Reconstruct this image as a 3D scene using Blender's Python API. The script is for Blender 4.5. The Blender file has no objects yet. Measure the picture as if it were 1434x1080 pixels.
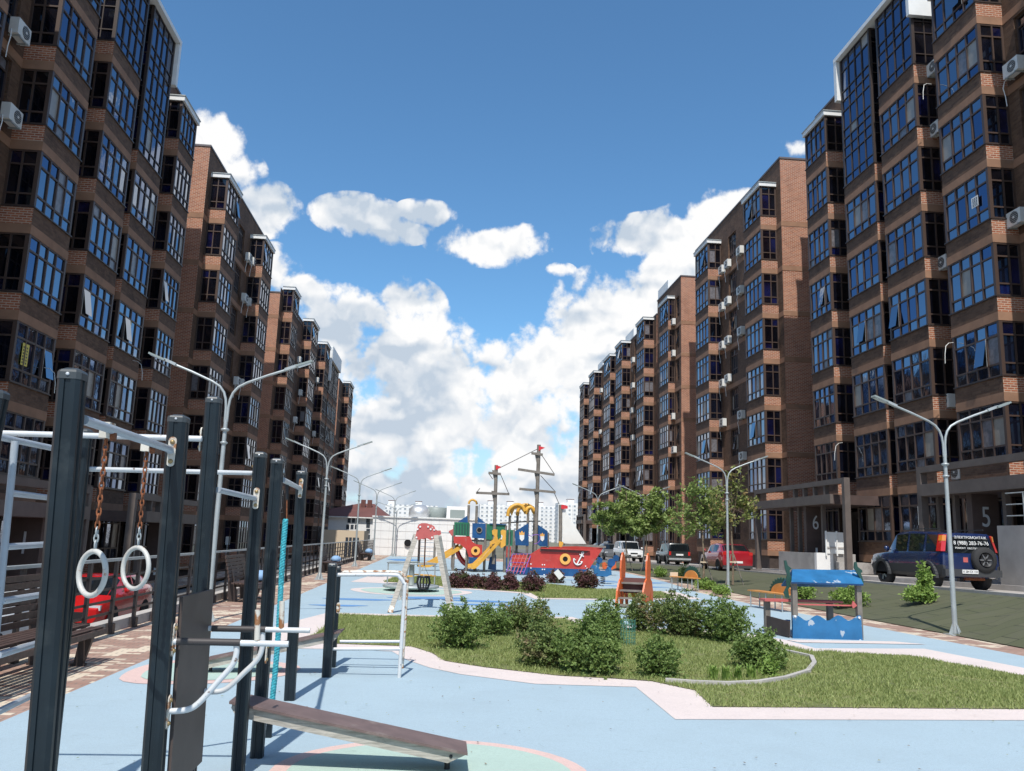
import bpy, math, random
import numpy as np
from mathutils import Vector, Matrix
R = math.radians
SC = bpy.context.scene
COL = SC.collection
# ------------------------------------------------------------------ camera
F, YAW, PITCH, ROLL, H = 1170.0, .0785, .1793, .0333, 1.65
def _axes():
    cy, sy = math.cos(YAW), math.sin(YAW)
    f = Vector((sy, cy, 0)); r = Vector((cy, -sy, 0)); u = Vector((0, 0, 1))
    cp, sp = math.cos(PITCH), math.sin(PITCH)
    f2 = f * cp + u * sp; u2 = u * cp - f * sp
    cr, sr = math.cos(ROLL), math.sin(ROLL)
    return r * cr + u2 * sr, u2 * cr - r * sr, f2
RX, UX, WX = _axes()
CAM = Vector((0, 0, H))
cd = bpy.data.cameras.new('camera'); cam = bpy.data.objects.new('camera', cd); COL.objects.link(cam)
cam.matrix_world = Matrix(((RX.x, UX.x, -WX.x, 0), (RX.y, UX.y, -WX.y, 0), (RX.z, UX.z, -WX.z, H), (0, 0, 0, 1)))
cd.sensor_width = 36; cd.lens = F / 1434 * 36; cd.clip_end = 6000; cd.clip_start = .05
SC.camera = cam
# photo measurements -> metres (used once to take real positions off the photograph)
def ray(px, py): return RX * ((px - 717) / F) - UX * ((py - 540) / F) + WX
def gz(px, py, z=0.0):
    d = ray(px, py); return CAM + d * ((z - H) / d.z)
def at(px, py, Y):
    d = ray(px, py); return CAM + d * (Y / d.y)
# ------------------------------------------------------------------ light
SUN_EL, SUN_AZ = R(57), R(189.5)          # azimuth clockwise from +Y
sd = bpy.data.lights.new('sun', 'SUN'); sd.energy = 4.6; sd.angle = R(.53); sd.color = (1, .955, .89)
so = bpy.data.objects.new('sun', sd); COL.objects.link(so)
sv = Vector((math.sin(SUN_AZ) * math.cos(SUN_EL), math.cos(SUN_AZ) * math.cos(SUN_EL), math.sin(SUN_EL)))
so.rotation_euler = sv.to_track_quat('Z', 'Y').to_euler(); so.location = (0, 0, 60)
SC.view_settings.view_transform = 'Standard'; SC.view_settings.look = 'None'
SC.view_settings.exposure = 0.0; SC.view_settings.gamma = 1
random.seed(7); np.random.seed(7)

class NT:
    """small node helper"""
    def __init__(s, tree): s.t = tree; s.n = tree.nodes; s.l = tree.links
    def new(s, typ, **kw):
        nd = s.n.new(typ)
        for k, v in kw.items(): setattr(nd, k, v)
        return nd
    def put(s, sock, v):
        if isinstance(v, bpy.types.NodeSocket): s.l.new(v, sock)
        elif isinstance(v, (tuple, list)) and len(v) == 3 and sock.type == 'RGBA': sock.default_value = (*v, 1)
        else: sock.default_value = v
    def math(s, op, a, b=0.0, c=None, clamp=False):
        nd = s.new('ShaderNodeMath', operation=op, use_clamp=clamp)
        s.put(nd.inputs[0], a); s.put(nd.inputs[1], b)
        if c is not None: s.put(nd.inputs[2], c)
        return nd.outputs[0]
    def mix(s, f, a, b, mode='MIX'):
        nd = s.new('ShaderNodeMix', data_type='RGBA', blend_type=mode)
        s.put(nd.inputs[0], f); s.put(nd.inputs[6], a); s.put(nd.inputs[7], b)
        return nd.outputs[2]
    def noise(s, vec, scale, detail=4, rough=.55, dist=0):
        nd = s.new('ShaderNodeTexNoise'); nd.noise_dimensions = getattr(s, 'dim', '3D'); nd.inputs['Scale'].default_value = scale
        nd.inputs['Detail'].default_value = detail; nd.inputs['Roughness'].default_value = rough
        nd.inputs['Distortion'].default_value = dist
        if vec is not None: s.put(nd.inputs['Vector'], vec)
        return nd.outputs['Fac']
    def ramp(s, f, a, b, smooth=True):
        nd = s.new('ShaderNodeMapRange'); nd.interpolation_type = 'SMOOTHSTEP' if smooth else 'LINEAR'
        s.put(nd.inputs[0], f); nd.inputs[1].default_value = a; nd.inputs[2].default_value = b
        return nd.outputs[0]

# ------------------------------------------------------------------ world: sky and clouds
W = bpy.data.worlds.new('World'); SC.world = W; W.use_nodes = True
W.node_tree.nodes.clear(); t = NT(W.node_tree); t.dim = '2D'; W.cycles.sampling_method = 'MANUAL'; W.cycles.sample_map_resolution = 512
sky = t.new('ShaderNodeTexSky', sky_type='NISHITA', sun_disc=False)
sky.sun_elevation = SUN_EL; sky.sun_rotation = SUN_AZ; sky.air_density = 1.0; sky.dust_density = .5; sky.ozone_density = 2.2; sky.altitude = 100
tc = t.new('ShaderNodeTexCoord'); gen = tc.outputs['Generated']
sep = t.new('ShaderNodeSeparateXYZ'); t.put(sep.inputs[0], gen)
az = t.math('ARCTAN2', sep.outputs[0], sep.outputs[1]); el = t.math('ARCSINE', sep.outputs[2])
# wobble the cloud coordinates
cmb = t.new('ShaderNodeCombineXYZ'); t.put(cmb.inputs[0], az); t.put(cmb.inputs[1], el)
vec = cmb.outputs[0]
n1 = t.noise(vec, 9, 7, .62); n2 = t.noise(vec, 34, 5, .6); n3 = t.noise(vec, 5, 5, .6)
def azel(px, py):
    d = ray(px, py).normalized(); return math.atan2(d.x, d.y), math.asin(d.z)
CL = [(502,302,52,24,1),(596,298,34,15,1),(552,322,46,17,.8),(520,312,30,22,.7),
      (690,344,72,24,1),(735,325,20,14,.7),(660,350,40,18,.8),(785,378,18,9,.6),
      (860,345,28,18,.6),(935,335,85,30,1),(1015,295,60,26,1),(985,345,90,46,1),(1115,212,34,14,.7),
      (300,200,34,34,.9),(372,292,38,30,1),(425,402,62,26,1),(385,385,30,34,.9),(340,240,26,24,.6),
      (520,440,85,36,1),(470,462,58,22,.9),(560,425,50,32,1),(560,500,95,55,1),(640,520,110,58,1),(700,540,80,60,1),
      (500,520,36,52,1),(560,590,120,80,1),(740,600,110,70,1),(850,480,110,75,1),(800,500,80,52,1),(880,430,85,50,1),
      (950,390,70,45,1),(840,560,90,60,1),(640,600,120,70,1),(470,420,30,16,.5),
      (-350,640,330,95,1),(1850,650,330,95,1)]
acc = None
for (px, py, rx, ry, s) in CL:
    a0, e0 = azel(px, py)
    k = 1.0 / math.cos(e0)
    dx = t.math('MULTIPLY', t.math('SUBTRACT', az, a0), F / (rx * k) * 1.0)
    dy = t.math('MULTIPLY', t.math('SUBTRACT', el, e0), F / ry)
    d2 = t.math('ADD', t.math('MULTIPLY', dx, dx), t.math('MULTIPLY', dy, dy))
    b = t.math('MULTIPLY', t.math('SUBTRACT', 1.0, t.math('MULTIPLY', t.math('SQRT', d2), .68), clamp=True), s)
    acc = b if acc is None else t.math('MAXIMUM', acc, b)
low = t.ramp(el, R(12.5), R(6.0))                        # cloud bank towards the horizon
acc = t.math('MAXIMUM', acc, t.math('MULTIPLY', low, .56))
# broken cloud on the rest of the dome (behind the camera)
back = t.math('MULTIPLY', t.ramp(sep.outputs[1], .25, -.1), t.ramp(n3, .5, .64))
acc = t.math('MAXIMUM', acc, t.math('MULTIPLY', back, .8))
n5 = t.noise(vec, 17, 6, .55); n6 = t.noise(vec, 90, 4, .6)
dens = t.math('ADD', acc, t.math('ADD', t.math('MULTIPLY', t.math('SUBTRACT', n1, .5), .75), t.math('MULTIPLY', t.math('SUBTRACT', n2, .5), .45)))
dens = t.math('ADD', dens, t.math('ADD', t.math('MULTIPLY', t.math('SUBTRACT', n5, .5), .7), t.math('MULTIPLY', t.math('SUBTRACT', n6, .5), .10)))
def puffs(off):
    wv = t.new('ShaderNodeTexNoise', noise_dimensions='2D'); wv.inputs['Scale'].default_value = 26; wv.inputs['Detail'].default_value = 4; t.put(wv.inputs['Vector'], vec)
    sb = t.new('ShaderNodeVectorMath', operation='MULTIPLY_ADD'); t.put(sb.inputs[0], wv.outputs['Color']); sb.inputs[1].default_value = (.045, .045, 0); sb.inputs[2].default_value = (0, off, 0)
    ad = t.new('ShaderNodeVectorMath', operation='ADD'); t.put(ad.inputs[0], vec); t.put(ad.inputs[1], sb.outputs[0]); o = None
    for sc_, w_ in ((13, .56), (31, .32), (70, .12)):
        v = t.new('ShaderNodeTexVoronoi', feature='SMOOTH_F1' if sc_ < 40 else 'F1', voronoi_dimensions='2D'); v.inputs['Scale'].default_value = sc_
        if sc_ < 40: v.inputs['Smoothness'].default_value = .35
        t.put(v.inputs['Vector'], ad.outputs[0])
        q = t.math('MULTIPLY', t.math('SUBTRACT', 1.0, v.outputs['Distance']), w_); o = q if o is None else t.math('ADD', o, q)
    return o
pf = puffs(0.0); pf2 = puffs(.012)
dens = t.math('ADD', dens, t.math('MULTIPLY', t.math('SUBTRACT', pf, .50), 1.1))
dens = t.math('MULTIPLY', dens, t.ramp(acc, 0.0, .12))
mask = t.ramp(dens, .24, .60)
# cloud body: bright crowns, grey-blue bases, layered near the horizon
mp = t.new('ShaderNodeMapping'); mp.inputs['Scale'].default_value = (1, 2.6, 1); t.put(mp.inputs[0], vec)
n4 = t.noise(mp.outputs[0], 5.5, 3, .5)
mp2 = t.new('ShaderNodeMapping'); mp2.inputs['Location'].default_value = (0, -.018, 0); t.put(mp2.inputs[0], vec)
n1b = t.noise(mp2.outputs[0], 17, 6, .55)
relief = t.math('ADD', t.math('MULTIPLY', t.math('SUBTRACT', n1b, n5), 1.0), t.math('MULTIPLY', t.math('SUBTRACT', pf2, pf), 2.1))
sh = t.math('ADD', t.math('ADD', t.math('MULTIPLY', t.ramp(n4, .44, .62), .85), relief), t.math('MULTIPLY', t.ramp(el, R(13), R(5)), .22), clamp=True)
ccol = t.mix(sh, (1.0, 1.0, 1.0), (.55, .64, .75))
skc = t.new('ShaderNodeVectorMath', operation='SCALE'); t.put(skc.inputs[0], sky.outputs[0]); skc.inputs[3].default_value = .150
tint = t.mix(1.0, skc.outputs[0], (.66, .98, 1.12), 'MULTIPLY')
hz = t.ramp(el, R(14), R(1)); tint = t.mix(t.math('MULTIPLY', hz, .6), tint, (.66, .80, .92))
col = t.mix(mask, tint, ccol)
below = t.ramp(el, R(-.5), R(-3)); col = t.mix(below, col, (.25, .25, .24))
bg = t.new('ShaderNodeBackground'); t.put(bg.inputs[0], col); bg.inputs[1].default_value = 1.0
wo = t.new('ShaderNodeOutputWorld'); t.l.new(bg.outputs[0], wo.inputs[0])
SC.cycles.max_bounces = 6; SC.cycles.diffuse_bounces = 3; SC.cycles.glossy_bounces = 3
SC.cycles.transparent_max_bounces = 6

# ------------------------------------------------------------------ materials
MATS = {}
def mat(name, col=(.5, .5, .5), rough=.7, metal=0, spec=.5, var=0, vscale=3, dirt=None, dscale=1.2, bump=0, bscale=40, coat=0, dthr=(.55, .7), obj=True):
    if name in MATS: return MATS[name]
    m = bpy.data.materials.new(name); m.use_nodes = True; m.node_tree.nodes.clear(); k = NT(m.node_tree)
    p = k.new('ShaderNodeBsdfPrincipled'); o = k.new('ShaderNodeOutputMaterial'); k.l.new(p.outputs[0], o.inputs[0])
    p.inputs['Roughness'].default_value = rough; p.inputs['Metallic'].default_value = metal
    p.inputs['Specular IOR Level'].default_value = spec; p.inputs['Coat Weight'].default_value = coat
    tcn = k.new('ShaderNodeNewGeometry').outputs['Position']
    c = (*col, 1)
    if var or dirt:
        n = k.noise(tcn, vscale, 5, .6)
        lo = tuple(x * (1 - var) for x in col); hi = tuple(min(1, x * (1 + var)) for x in col)
        c = k.mix(k.ramp(n, .3, .7), lo, hi)
        if dirt:
            c = k.mix(k.ramp(k.noise(tcn, dscale, 6, .65), *dthr), c, dirt)
        k.put(p.inputs['Base Color'], c)
    else: p.inputs['Base Color'].default_value = c
    if bump:
        b = k.new('ShaderNodeBump'); b.inputs['Strength'].default_value = bump; b.inputs['Distance'].default_value = .01
        k.put(b.inputs['Height'], k.noise(tcn, bscale, 4, .6)); k.put(p.inputs['Normal'], b.outputs[0])
    MATS[name] = m; return m
def uvmat(name, fn, rough=.85, bump=True):
    m = bpy.data.materials.new(name); m.use_nodes = True; m.node_tree.nodes.clear(); k = NT(m.node_tree)
    p = k.new('ShaderNodeBsdfPrincipled'); o = k.new('ShaderNodeOutputMaterial'); k.l.new(p.outputs[0], o.inputs[0])
    p.inputs['Roughness'].default_value = rough
    fn(k, p, k.new('ShaderNodeTexCoord').outputs['UV'], k.new('ShaderNodeNewGeometry').outputs['Position'])
    MATS[name] = m; return m
def brick(c1, c2, mort, ms=.012, blot=.35):
    def fn(k, p, uv, pos):
        b = k.new('ShaderNodeTexBrick'); k.put(b.inputs['Vector'], uv)
        b.inputs['Scale'].default_value = 1; b.inputs['Brick Width'].default_value = .26; b.inputs['Row Height'].default_value = .085
        b.inputs['Mortar Size'].default_value = ms; b.inputs['Mortar Smooth'].default_value = .2; b.inputs['Bias'].default_value = 0
        k.put(b.inputs['Color1'], c1); k.put(b.inputs['Color2'], c2); k.put(b.inputs['Mortar'], mort)
        n = k.noise(pos, .9, 6, .7); c = k.mix(k.math('MULTIPLY', k.ramp(n, .45, .72), blot), b.outputs[0], tuple(x * .35 for x in c1))
        n = k.noise(uv, 7, 4, .7); c = k.mix(k.math('MULTIPLY', k.ramp(n, .5, .75), .35), c, tuple(x * 1.35 for x in c2))
        k.put(p.inputs['Base Color'], c)
        bp = k.new('ShaderNodeBump'); bp.inputs['Strength'].default_value = .5; bp.inputs['Distance'].default_value = .01
        k.put(bp.inputs['Height'], k.math('SUBTRACT', 1, b.outputs[1])); k.put(p.inputs['Normal'], bp.outputs[0])
    return fn
uvmat('brick_front', brick((.10, .050, .028), (.165, .09, .053), (.11, .08, .06), .006, .6))  # darker than brick_side: partly another brick, partly the facade's shade put into colour
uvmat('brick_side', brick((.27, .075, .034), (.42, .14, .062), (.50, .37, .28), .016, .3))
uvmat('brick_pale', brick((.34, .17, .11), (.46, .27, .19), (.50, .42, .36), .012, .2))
mat('band', (.30, .165, .10), .85, var=.14, vscale=1.5, dirt=(.25, .15, .10), dscale=.8)
mat('coping', (.12, .10, .10), .5)
mat('white_cap', (.80, .80, .78), .5, var=.03)
mat('frame', (.075, .047, .036), .45, spec=.5)
m_ = mat('glass_front', (.22, .265, .34), .04, metal=1.0, bump=.5, bscale=1.1); mat('glass_front_deep', (.10, .145, .25), .04, metal=1.0, bump=.5, bscale=.9)
mat('frame_dark', (.05, .035, .03), .45)
mat('plaza_dark', (.055, .04, .035), .7, var=.2)
mat('portal', (.13, .105, .092), .6, var=.12, vscale=2)
mat('portal_board', (.09, .06, .052), .55, var=.15, vscale=2)
mat('concrete', (.38, .36, .34), .9, var=.12, vscale=1.2, dirt=(.24, .22, .21), dscale=.7)
mat('white_wall', (.80, .79, .77), .8, var=.03)
def glassfn(tintc, refl=1.5):
    def fn(k, p, uv, pos):
        n = k.noise(pos, .8, 3, .5); c = k.mix(k.ramp(n, .4, .62), tuple(x * .35 for x in tintc), tintc)
        k.put(p.inputs['Base Color'], c); p.inputs['IOR'].default_value = refl
        p.inputs['Specular IOR Level'].default_value = .6
    return fn
uvmat('glass_blue', glassfn((.007, .012, .045), 1.8), .03)
uvmat('glass_violet', glassfn((.007, .010, .055), 1.6), .05)
uvmat('glass_dark', glassfn((.006, .007, .014), 1.55), .03)
mat('blind', (.30, .27, .23), .35, var=.1, spec=.8)
mat('curtain', (.16, .15, .16), .3, var=.3, vscale=6, spec=.8)
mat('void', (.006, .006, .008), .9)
mat('sash', (.55, .53, .5), .3)
def rubberfn(base, amt=.09):
    def fn(k, p, uv, pos):
        n = k.noise(pos, 130, 3, .7); c = k.mix(k.ramp(n, .38, .62), tuple(x * (1 - amt * 1.6) for x in base), tuple(min(1, x * (1 + amt)) for x in base))
        ng = k.noise(pos, 38, 4, .75); c = k.mix(k.math('MULTIPLY', k.ramp(ng, .45, .68), .5), c, tuple(x * .78 for x in base))
        n2 = k.noise(pos, .9, 7, .68); c = k.mix(k.math('MULTIPLY', k.ramp(n2, .38, .72), .55), c, tuple(x * .80 + .02 for x in base))
        n3_ = k.noise(pos, 4.5, 8, .75, 1.0); c = k.mix(k.math('MULTIPLY', k.ramp(n3_, .60, .7), .38), c, tuple(x * .5 for x in base))
        mpx = k.new('ShaderNodeMapping'); mpx.inputs['Scale'].default_value = (.5, 3.5, 1); mpx.inputs['Rotation'].default_value = (0, 0, .5); k.put(mpx.inputs[0], pos); c = k.mix(k.math('MULTIPLY', k.ramp(k.noise(mpx.outputs[0], 1.6, 8, .75, .5), .58, .70), .28), c, tuple(x * .62 for x in base))
        k.put(p.inputs['Base Color'], c)
        bp = k.new('ShaderNodeBump'); bp.inputs['Strength'].default_value = .5; bp.inputs['Distance'].default_value = .006
        k.put(bp.inputs['Height'], k.noise(pos, 160, 2, .6)); k.put(p.inputs['Normal'], bp.outputs[0])
    return fn
uvmat('rubber_blue', rubberfn((.385, .495, .555)), .92)
uvmat('rubber_white', rubberfn((.72, .62, .58), .06), .92)
uvmat('rubber_pink', rubberfn((.70, .50, .45), .06), .92)
uvmat('rubber_mint', rubberfn((.44, .57, .50), .07), .92)
uvmat('rubber_deep', rubberfn((.12, .28, .55), .07), .92)
def paverfn(k, p, uv, pos):
    sc = k.new('ShaderNodeVectorMath', operation='MULTIPLY'); k.put(sc.inputs[0], pos); sc.inputs[1].default_value = (5.0, 10.0, 0)
    b = k.new('ShaderNodeTexBrick'); k.put(b.inputs['Vector'], sc.outputs[0]); b.inputs['Scale'].default_value = 1
    b.inputs['Brick Width'].default_value = 1; b.inputs['Row Height'].default_value = 1; b.inputs['Mortar Size'].default_value = .05
    k.put(b.inputs['Color1'], (.32, .185, .14)); k.put(b.inputs['Color2'], (.41, .27, .21)); k.put(b.inputs['Mortar'], (.22, .17, .14))
    # light pavers laid in loose patches
    sn = k.new('ShaderNodeVectorMath', operation='SNAP'); k.put(sn.inputs[0], pos); sn.inputs[1].default_value = (.2, .1, 10)
    n = k.noise(sn.outputs[0], 1.3, 3, .6)
    w = k.new('ShaderNodeTexWhiteNoise'); k.put(w.inputs[0], sn.outputs[0])
    f = k.ramp(k.math('ADD', n, k.math('MULTIPLY', k.math('SUBTRACT', w.outputs[0], .5), .13)), .53, .54)
    c = k.mix(f, b.outputs[0], k.mix(b.outputs[1], (.66, .55, .42), (.4, .33, .26)))
    c = k.mix(k.math('MULTIPLY', k.ramp(k.noise(pos, 1.1, 6, .7), .45, .75), .4), c, (.33, .26, .21))
    k.put(p.inputs['Base Color'], c)
    bp = k.new('ShaderNodeBump'); bp.inputs['Strength'].default_value = .6; bp.inputs['Distance'].default_value = .006
    k.put(bp.inputs['Height'], k.math('SUBTRACT', 1, b.outputs[1])); k.put(p.inputs['Normal'], bp.outputs[0])
uvmat('pavers', paverfn, .9)
mat('asphalt', (.16, .155, .15), .95, var=.2, vscale=.5, bump=.4, bscale=60)
mat('road_pale', (.40, .37, .34), .95, var=.15, vscale=.6, bump=.3, bscale=50)
mat('kerb', (.46, .43, .40), .9, var=.12, vscale=2)
mat('earth', (.16, .15, .10), .95, var=.3, vscale=.1)
def matfn(k, p, uv, pos):
    sc = k.new('ShaderNodeVectorMath', operation='MULTIPLY'); k.put(sc.inputs[0], uv); sc.inputs[1].default_value = (.8, 1.2, 1)
    b = k.new('ShaderNodeTexBrick'); k.put(b.inputs['Vector'], sc.outputs[0]); b.inputs['Scale'].default_value = 1
    b.inputs['Brick Width'].default_value = 1.0; b.inputs['Row Height'].default_value = .6; b.inputs['Mortar Size'].default_value = .012
    k.put(b.inputs['Color1'], (.085, .092, .046)); k.put(b.inputs['Color2'], (.105, .108, .06)); k.put(b.inputs['Mortar'], (.03, .034, .018))
    c = k.mix(k.math('MULTIPLY', k.ramp(k.noise(pos, 1.7, 7, .7), .42, .7), .5), b.outputs[0], (.105, .10, .072))
    c = k.mix(k.math('MULTIPLY', k.ramp(k.noise(pos, 90, 3, .7), .45, .7), .5), c, (.06, .065, .035))
    k.put(p.inputs['Base Color'], c)
uvmat('rubber_mat', matfn, .95)
def grassfn(k, p, uv, pos):
    n = k.noise(pos, 2.2, 6, .65); c = k.mix(k.ramp(n, .35, .68), (.15, .165, .06), (.28, .27, .11))
    n = k.noise(pos, 60, 3, .7); c = k.mix(k.math('MULTIPLY', k.ramp(n, .4, .7), .55), c, (.035, .05, .012))
    k.put(p.inputs['Base Color'], c)
uvmat('grass_soil', grassfn, .95)
def leafm(name, a, b_, dry=None):
    def fn(k, p, uv, pos):
        g = k.new('ShaderNodeNewGeometry')
        c = k.mix(g.outputs['Random Per Island'], a, b_)
        if dry: c = k.mix(k.ramp(k.noise(pos, 3.2, 3, .5), .52, .66), c, dry)
        k.put(p.inputs['Base Color'], c); p.inputs['Specular IOR Level'].default_value = .4
        p.inputs['Subsurface Weight'].default_value = 0
        tr = k.new('ShaderNodeBsdfTranslucent'); k.put(tr.inputs[0], k.mix(.5, c, (.20, .30, .04)))
        mx = k.new('ShaderNodeMixShader'); mx.inputs[0].default_value = .28
        out = [n for n in k.n if n.type == 'OUTPUT_MATERIAL'][0]
        k.l.new(p.outputs[0], mx.inputs[1]); k.l.new(tr.outputs[0], mx.inputs[2]); k.l.new(mx.outputs[0], out.inputs[0])
    uvmat(name, fn, .6)
leafm('leaf_shrub', (.105, .175, .042), (.24, .325, .095))
leafm('leaf_mix', (.11, .165, .048), (.23, .285, .095), (.25, .19, .10))
leafm('leaf_purple', (.085, .032, .042), (.19, .08, .08), (.10, .12, .05))
leafm('leaf_tree', (.15, .22, .05), (.32, .40, .13))
leafm('leaf_tree_dry', (.15, .19, .05), (.30, .32, .11), (.34, .24, .10))
leafm('leaf_fresh', (.16, .27, .05), (.32, .44, .11))
leafm('blade', (.20, .255, .075), (.41, .45, .17))
mat('bark', (.20, .15, .10), .9, var=.3, vscale=12)
mat('twig', (.13, .085, .05), .9)
mat('post_steel', (.009, .016, .021), .36, spec=.4, dirt=(.022, .03, .034), dscale=5, var=.25)
mat('post_cap', (.05, .058, .062), .4, spec=.5)
mat('white_pipe', (.60, .61, .61), .35, var=.05, vscale=8, dirt=(.16, .09, .06), dscale=18, dthr=(.64, .68))
mat('grey_pipe', (.36, .40, .44), .35, var=.08, vscale=6, spec=.6)
mat('galv', (.40, .43, .43), .45, metal=.3, var=.08, vscale=5)
mat('rust', (.22, .075, .03), .9, var=.4, vscale=40)
mat('ring_white', (.52, .51, .47), .45, var=.06, dirt=(.34, .16, .07), dscale=16, dthr=(.58, .66))
mat('rusty_white', (.62, .58, .50), .5, var=.1, dirt=(.30, .13, .05), dscale=14, dthr=(.48, .58))
mat('bolt', (.35, .25, .12), .5, metal=.6)
mat('brown_board', (.085, .065, .058), .55, var=.15, vscale=4)
mat('brown_deck', (.155, .105, .095), .6, var=.15, vscale=5, dirt=(.22, .17, .15), dscale=4)
def weatherwood(k, p, uv, pos):
    sc = k.new('ShaderNodeMapping'); sc.inputs['Scale'].default_value = (2, 2, 22); k.put(sc.inputs[0], pos)
    n = k.noise(sc.outputs[0], 2.5, 6, .7, .4); c = k.mix(k.ramp(n, .3, .7), (.26, .24, .205), (.52, .48, .42))
    c = k.mix(k.math('MULTIPLY', k.ramp(k.noise(pos, 6, 6, .7), .55, .7), .5), c, (.14, .12, .10)); k.put(p.inputs['Base Color'], c)
uvmat('grey_wood', weatherwood, .85)
mat('bench_slat', (.075, .045, .035), .55, var=.3, vscale=14)
mat('black_grip', (.05, .042, .04), .55)
mat('rope_teal', (.05, .36, .42), .8, var=.4, vscale=60)
mat('black', (.015, .015, .017), .5)
mat('tyre', (.025, .025, .026), .8)
mat('red_panel', (.50, .045, .035), .5, var=.14, vscale=1.3, dirt=(.42, .11, .09), dscale=3.5, dthr=(.55, .75))
mat('red_faded', (.52, .12, .11), .5, var=.1)
mat('yellow', (.74, .39, .06), .45, var=.12, vscale=2, dirt=(.55, .34, .12), dscale=4, dthr=(.58, .75))
mat('orange_ring', (.82, .42, .10), .45)
mat('blue_panel', (.010, .072, .205), .4, var=.15, vscale=2, dirt=(.03, .12, .27), dscale=2)
mat('blue_worn', (.022, .145, .32), .5, var=.16, vscale=3, dirt=(.40, .45, .50), dscale=2.6, dthr=(.60, .625))
mat('bench_orange', (.56, .25, .07), .55, var=.12, vscale=4)
mat('green_panel', (.02, .15, .075), .45, var=.1)
mat('green_dark', (.02, .07, .055), .5)
mat('orange_panel', (.62, .12, .03), .45, var=.06)
mat('timber', (.20, .175, .15), .85, var=.2, vscale=5)
mat('sail', (.78, .75, .70), .8, var=.03)
mat('white_paint', (.8, .8, .78), .5)
mat('purple_rope', (.22, .10, .38), .7)
mat('flag', (.62, .03, .04), .6)
mat('car_blue', (.006, .018, .075), .22, coat=1.0, var=.1)
mat('car_red', (.33, .012, .02), .22, coat=1.0)
mat('car_red2', (.50, .012, .012), .22, coat=1.0)
mat('car_dark', (.022, .028, .027), .25, coat=.8)
mat('car_white', (.72, .72, .71), .25, coat=.8)
mat('car_grey', (.12, .13, .14), .25, coat=.8)
mat('car_navy', (.012, .02, .05), .25, coat=.8)
mat('car_glass', (.008, .011, .013), .04, spec=.8)
mat('trim', (.045, .047, .05), .6)
mat('lamp_red', (.55, .02, .015), .2, coat=1)
mat('lamp_orange', (.75, .25, .03), .2, coat=1)
mat('lamp_clear', (.6, .62, .64), .15, coat=1)
mat('rim', (.45, .46, .47), .3, metal=.8)
mat('plate', (.75, .75, .73), .4)
mat('ac_white', (.70, .69, .65), .5, var=.05)
mat('ac_grille', (.07, .07, .07), .6)
mat('rail_brown', (.045, .032, .028), .5)
mat('tank', (.55, .56, .57), .35, metal=.5)
mat('tank_dark', (.25, .29, .28), .5)
mat('roof_brown', (.16, .065, .055), .7, var=.15, vscale=.3)
mat('cream', (.62, .50, .36), .8)
mat('dark_win', (.05, .06, .075), .2)
mat('far_win', (.30, .34, .38), .3)
mat('yellow_sheet', (.75, .62, .12), .6)
mat('plastic_green', (.08, .26, .20), .5)
mat('cloth', (.25, .4, .6), .8)

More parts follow.
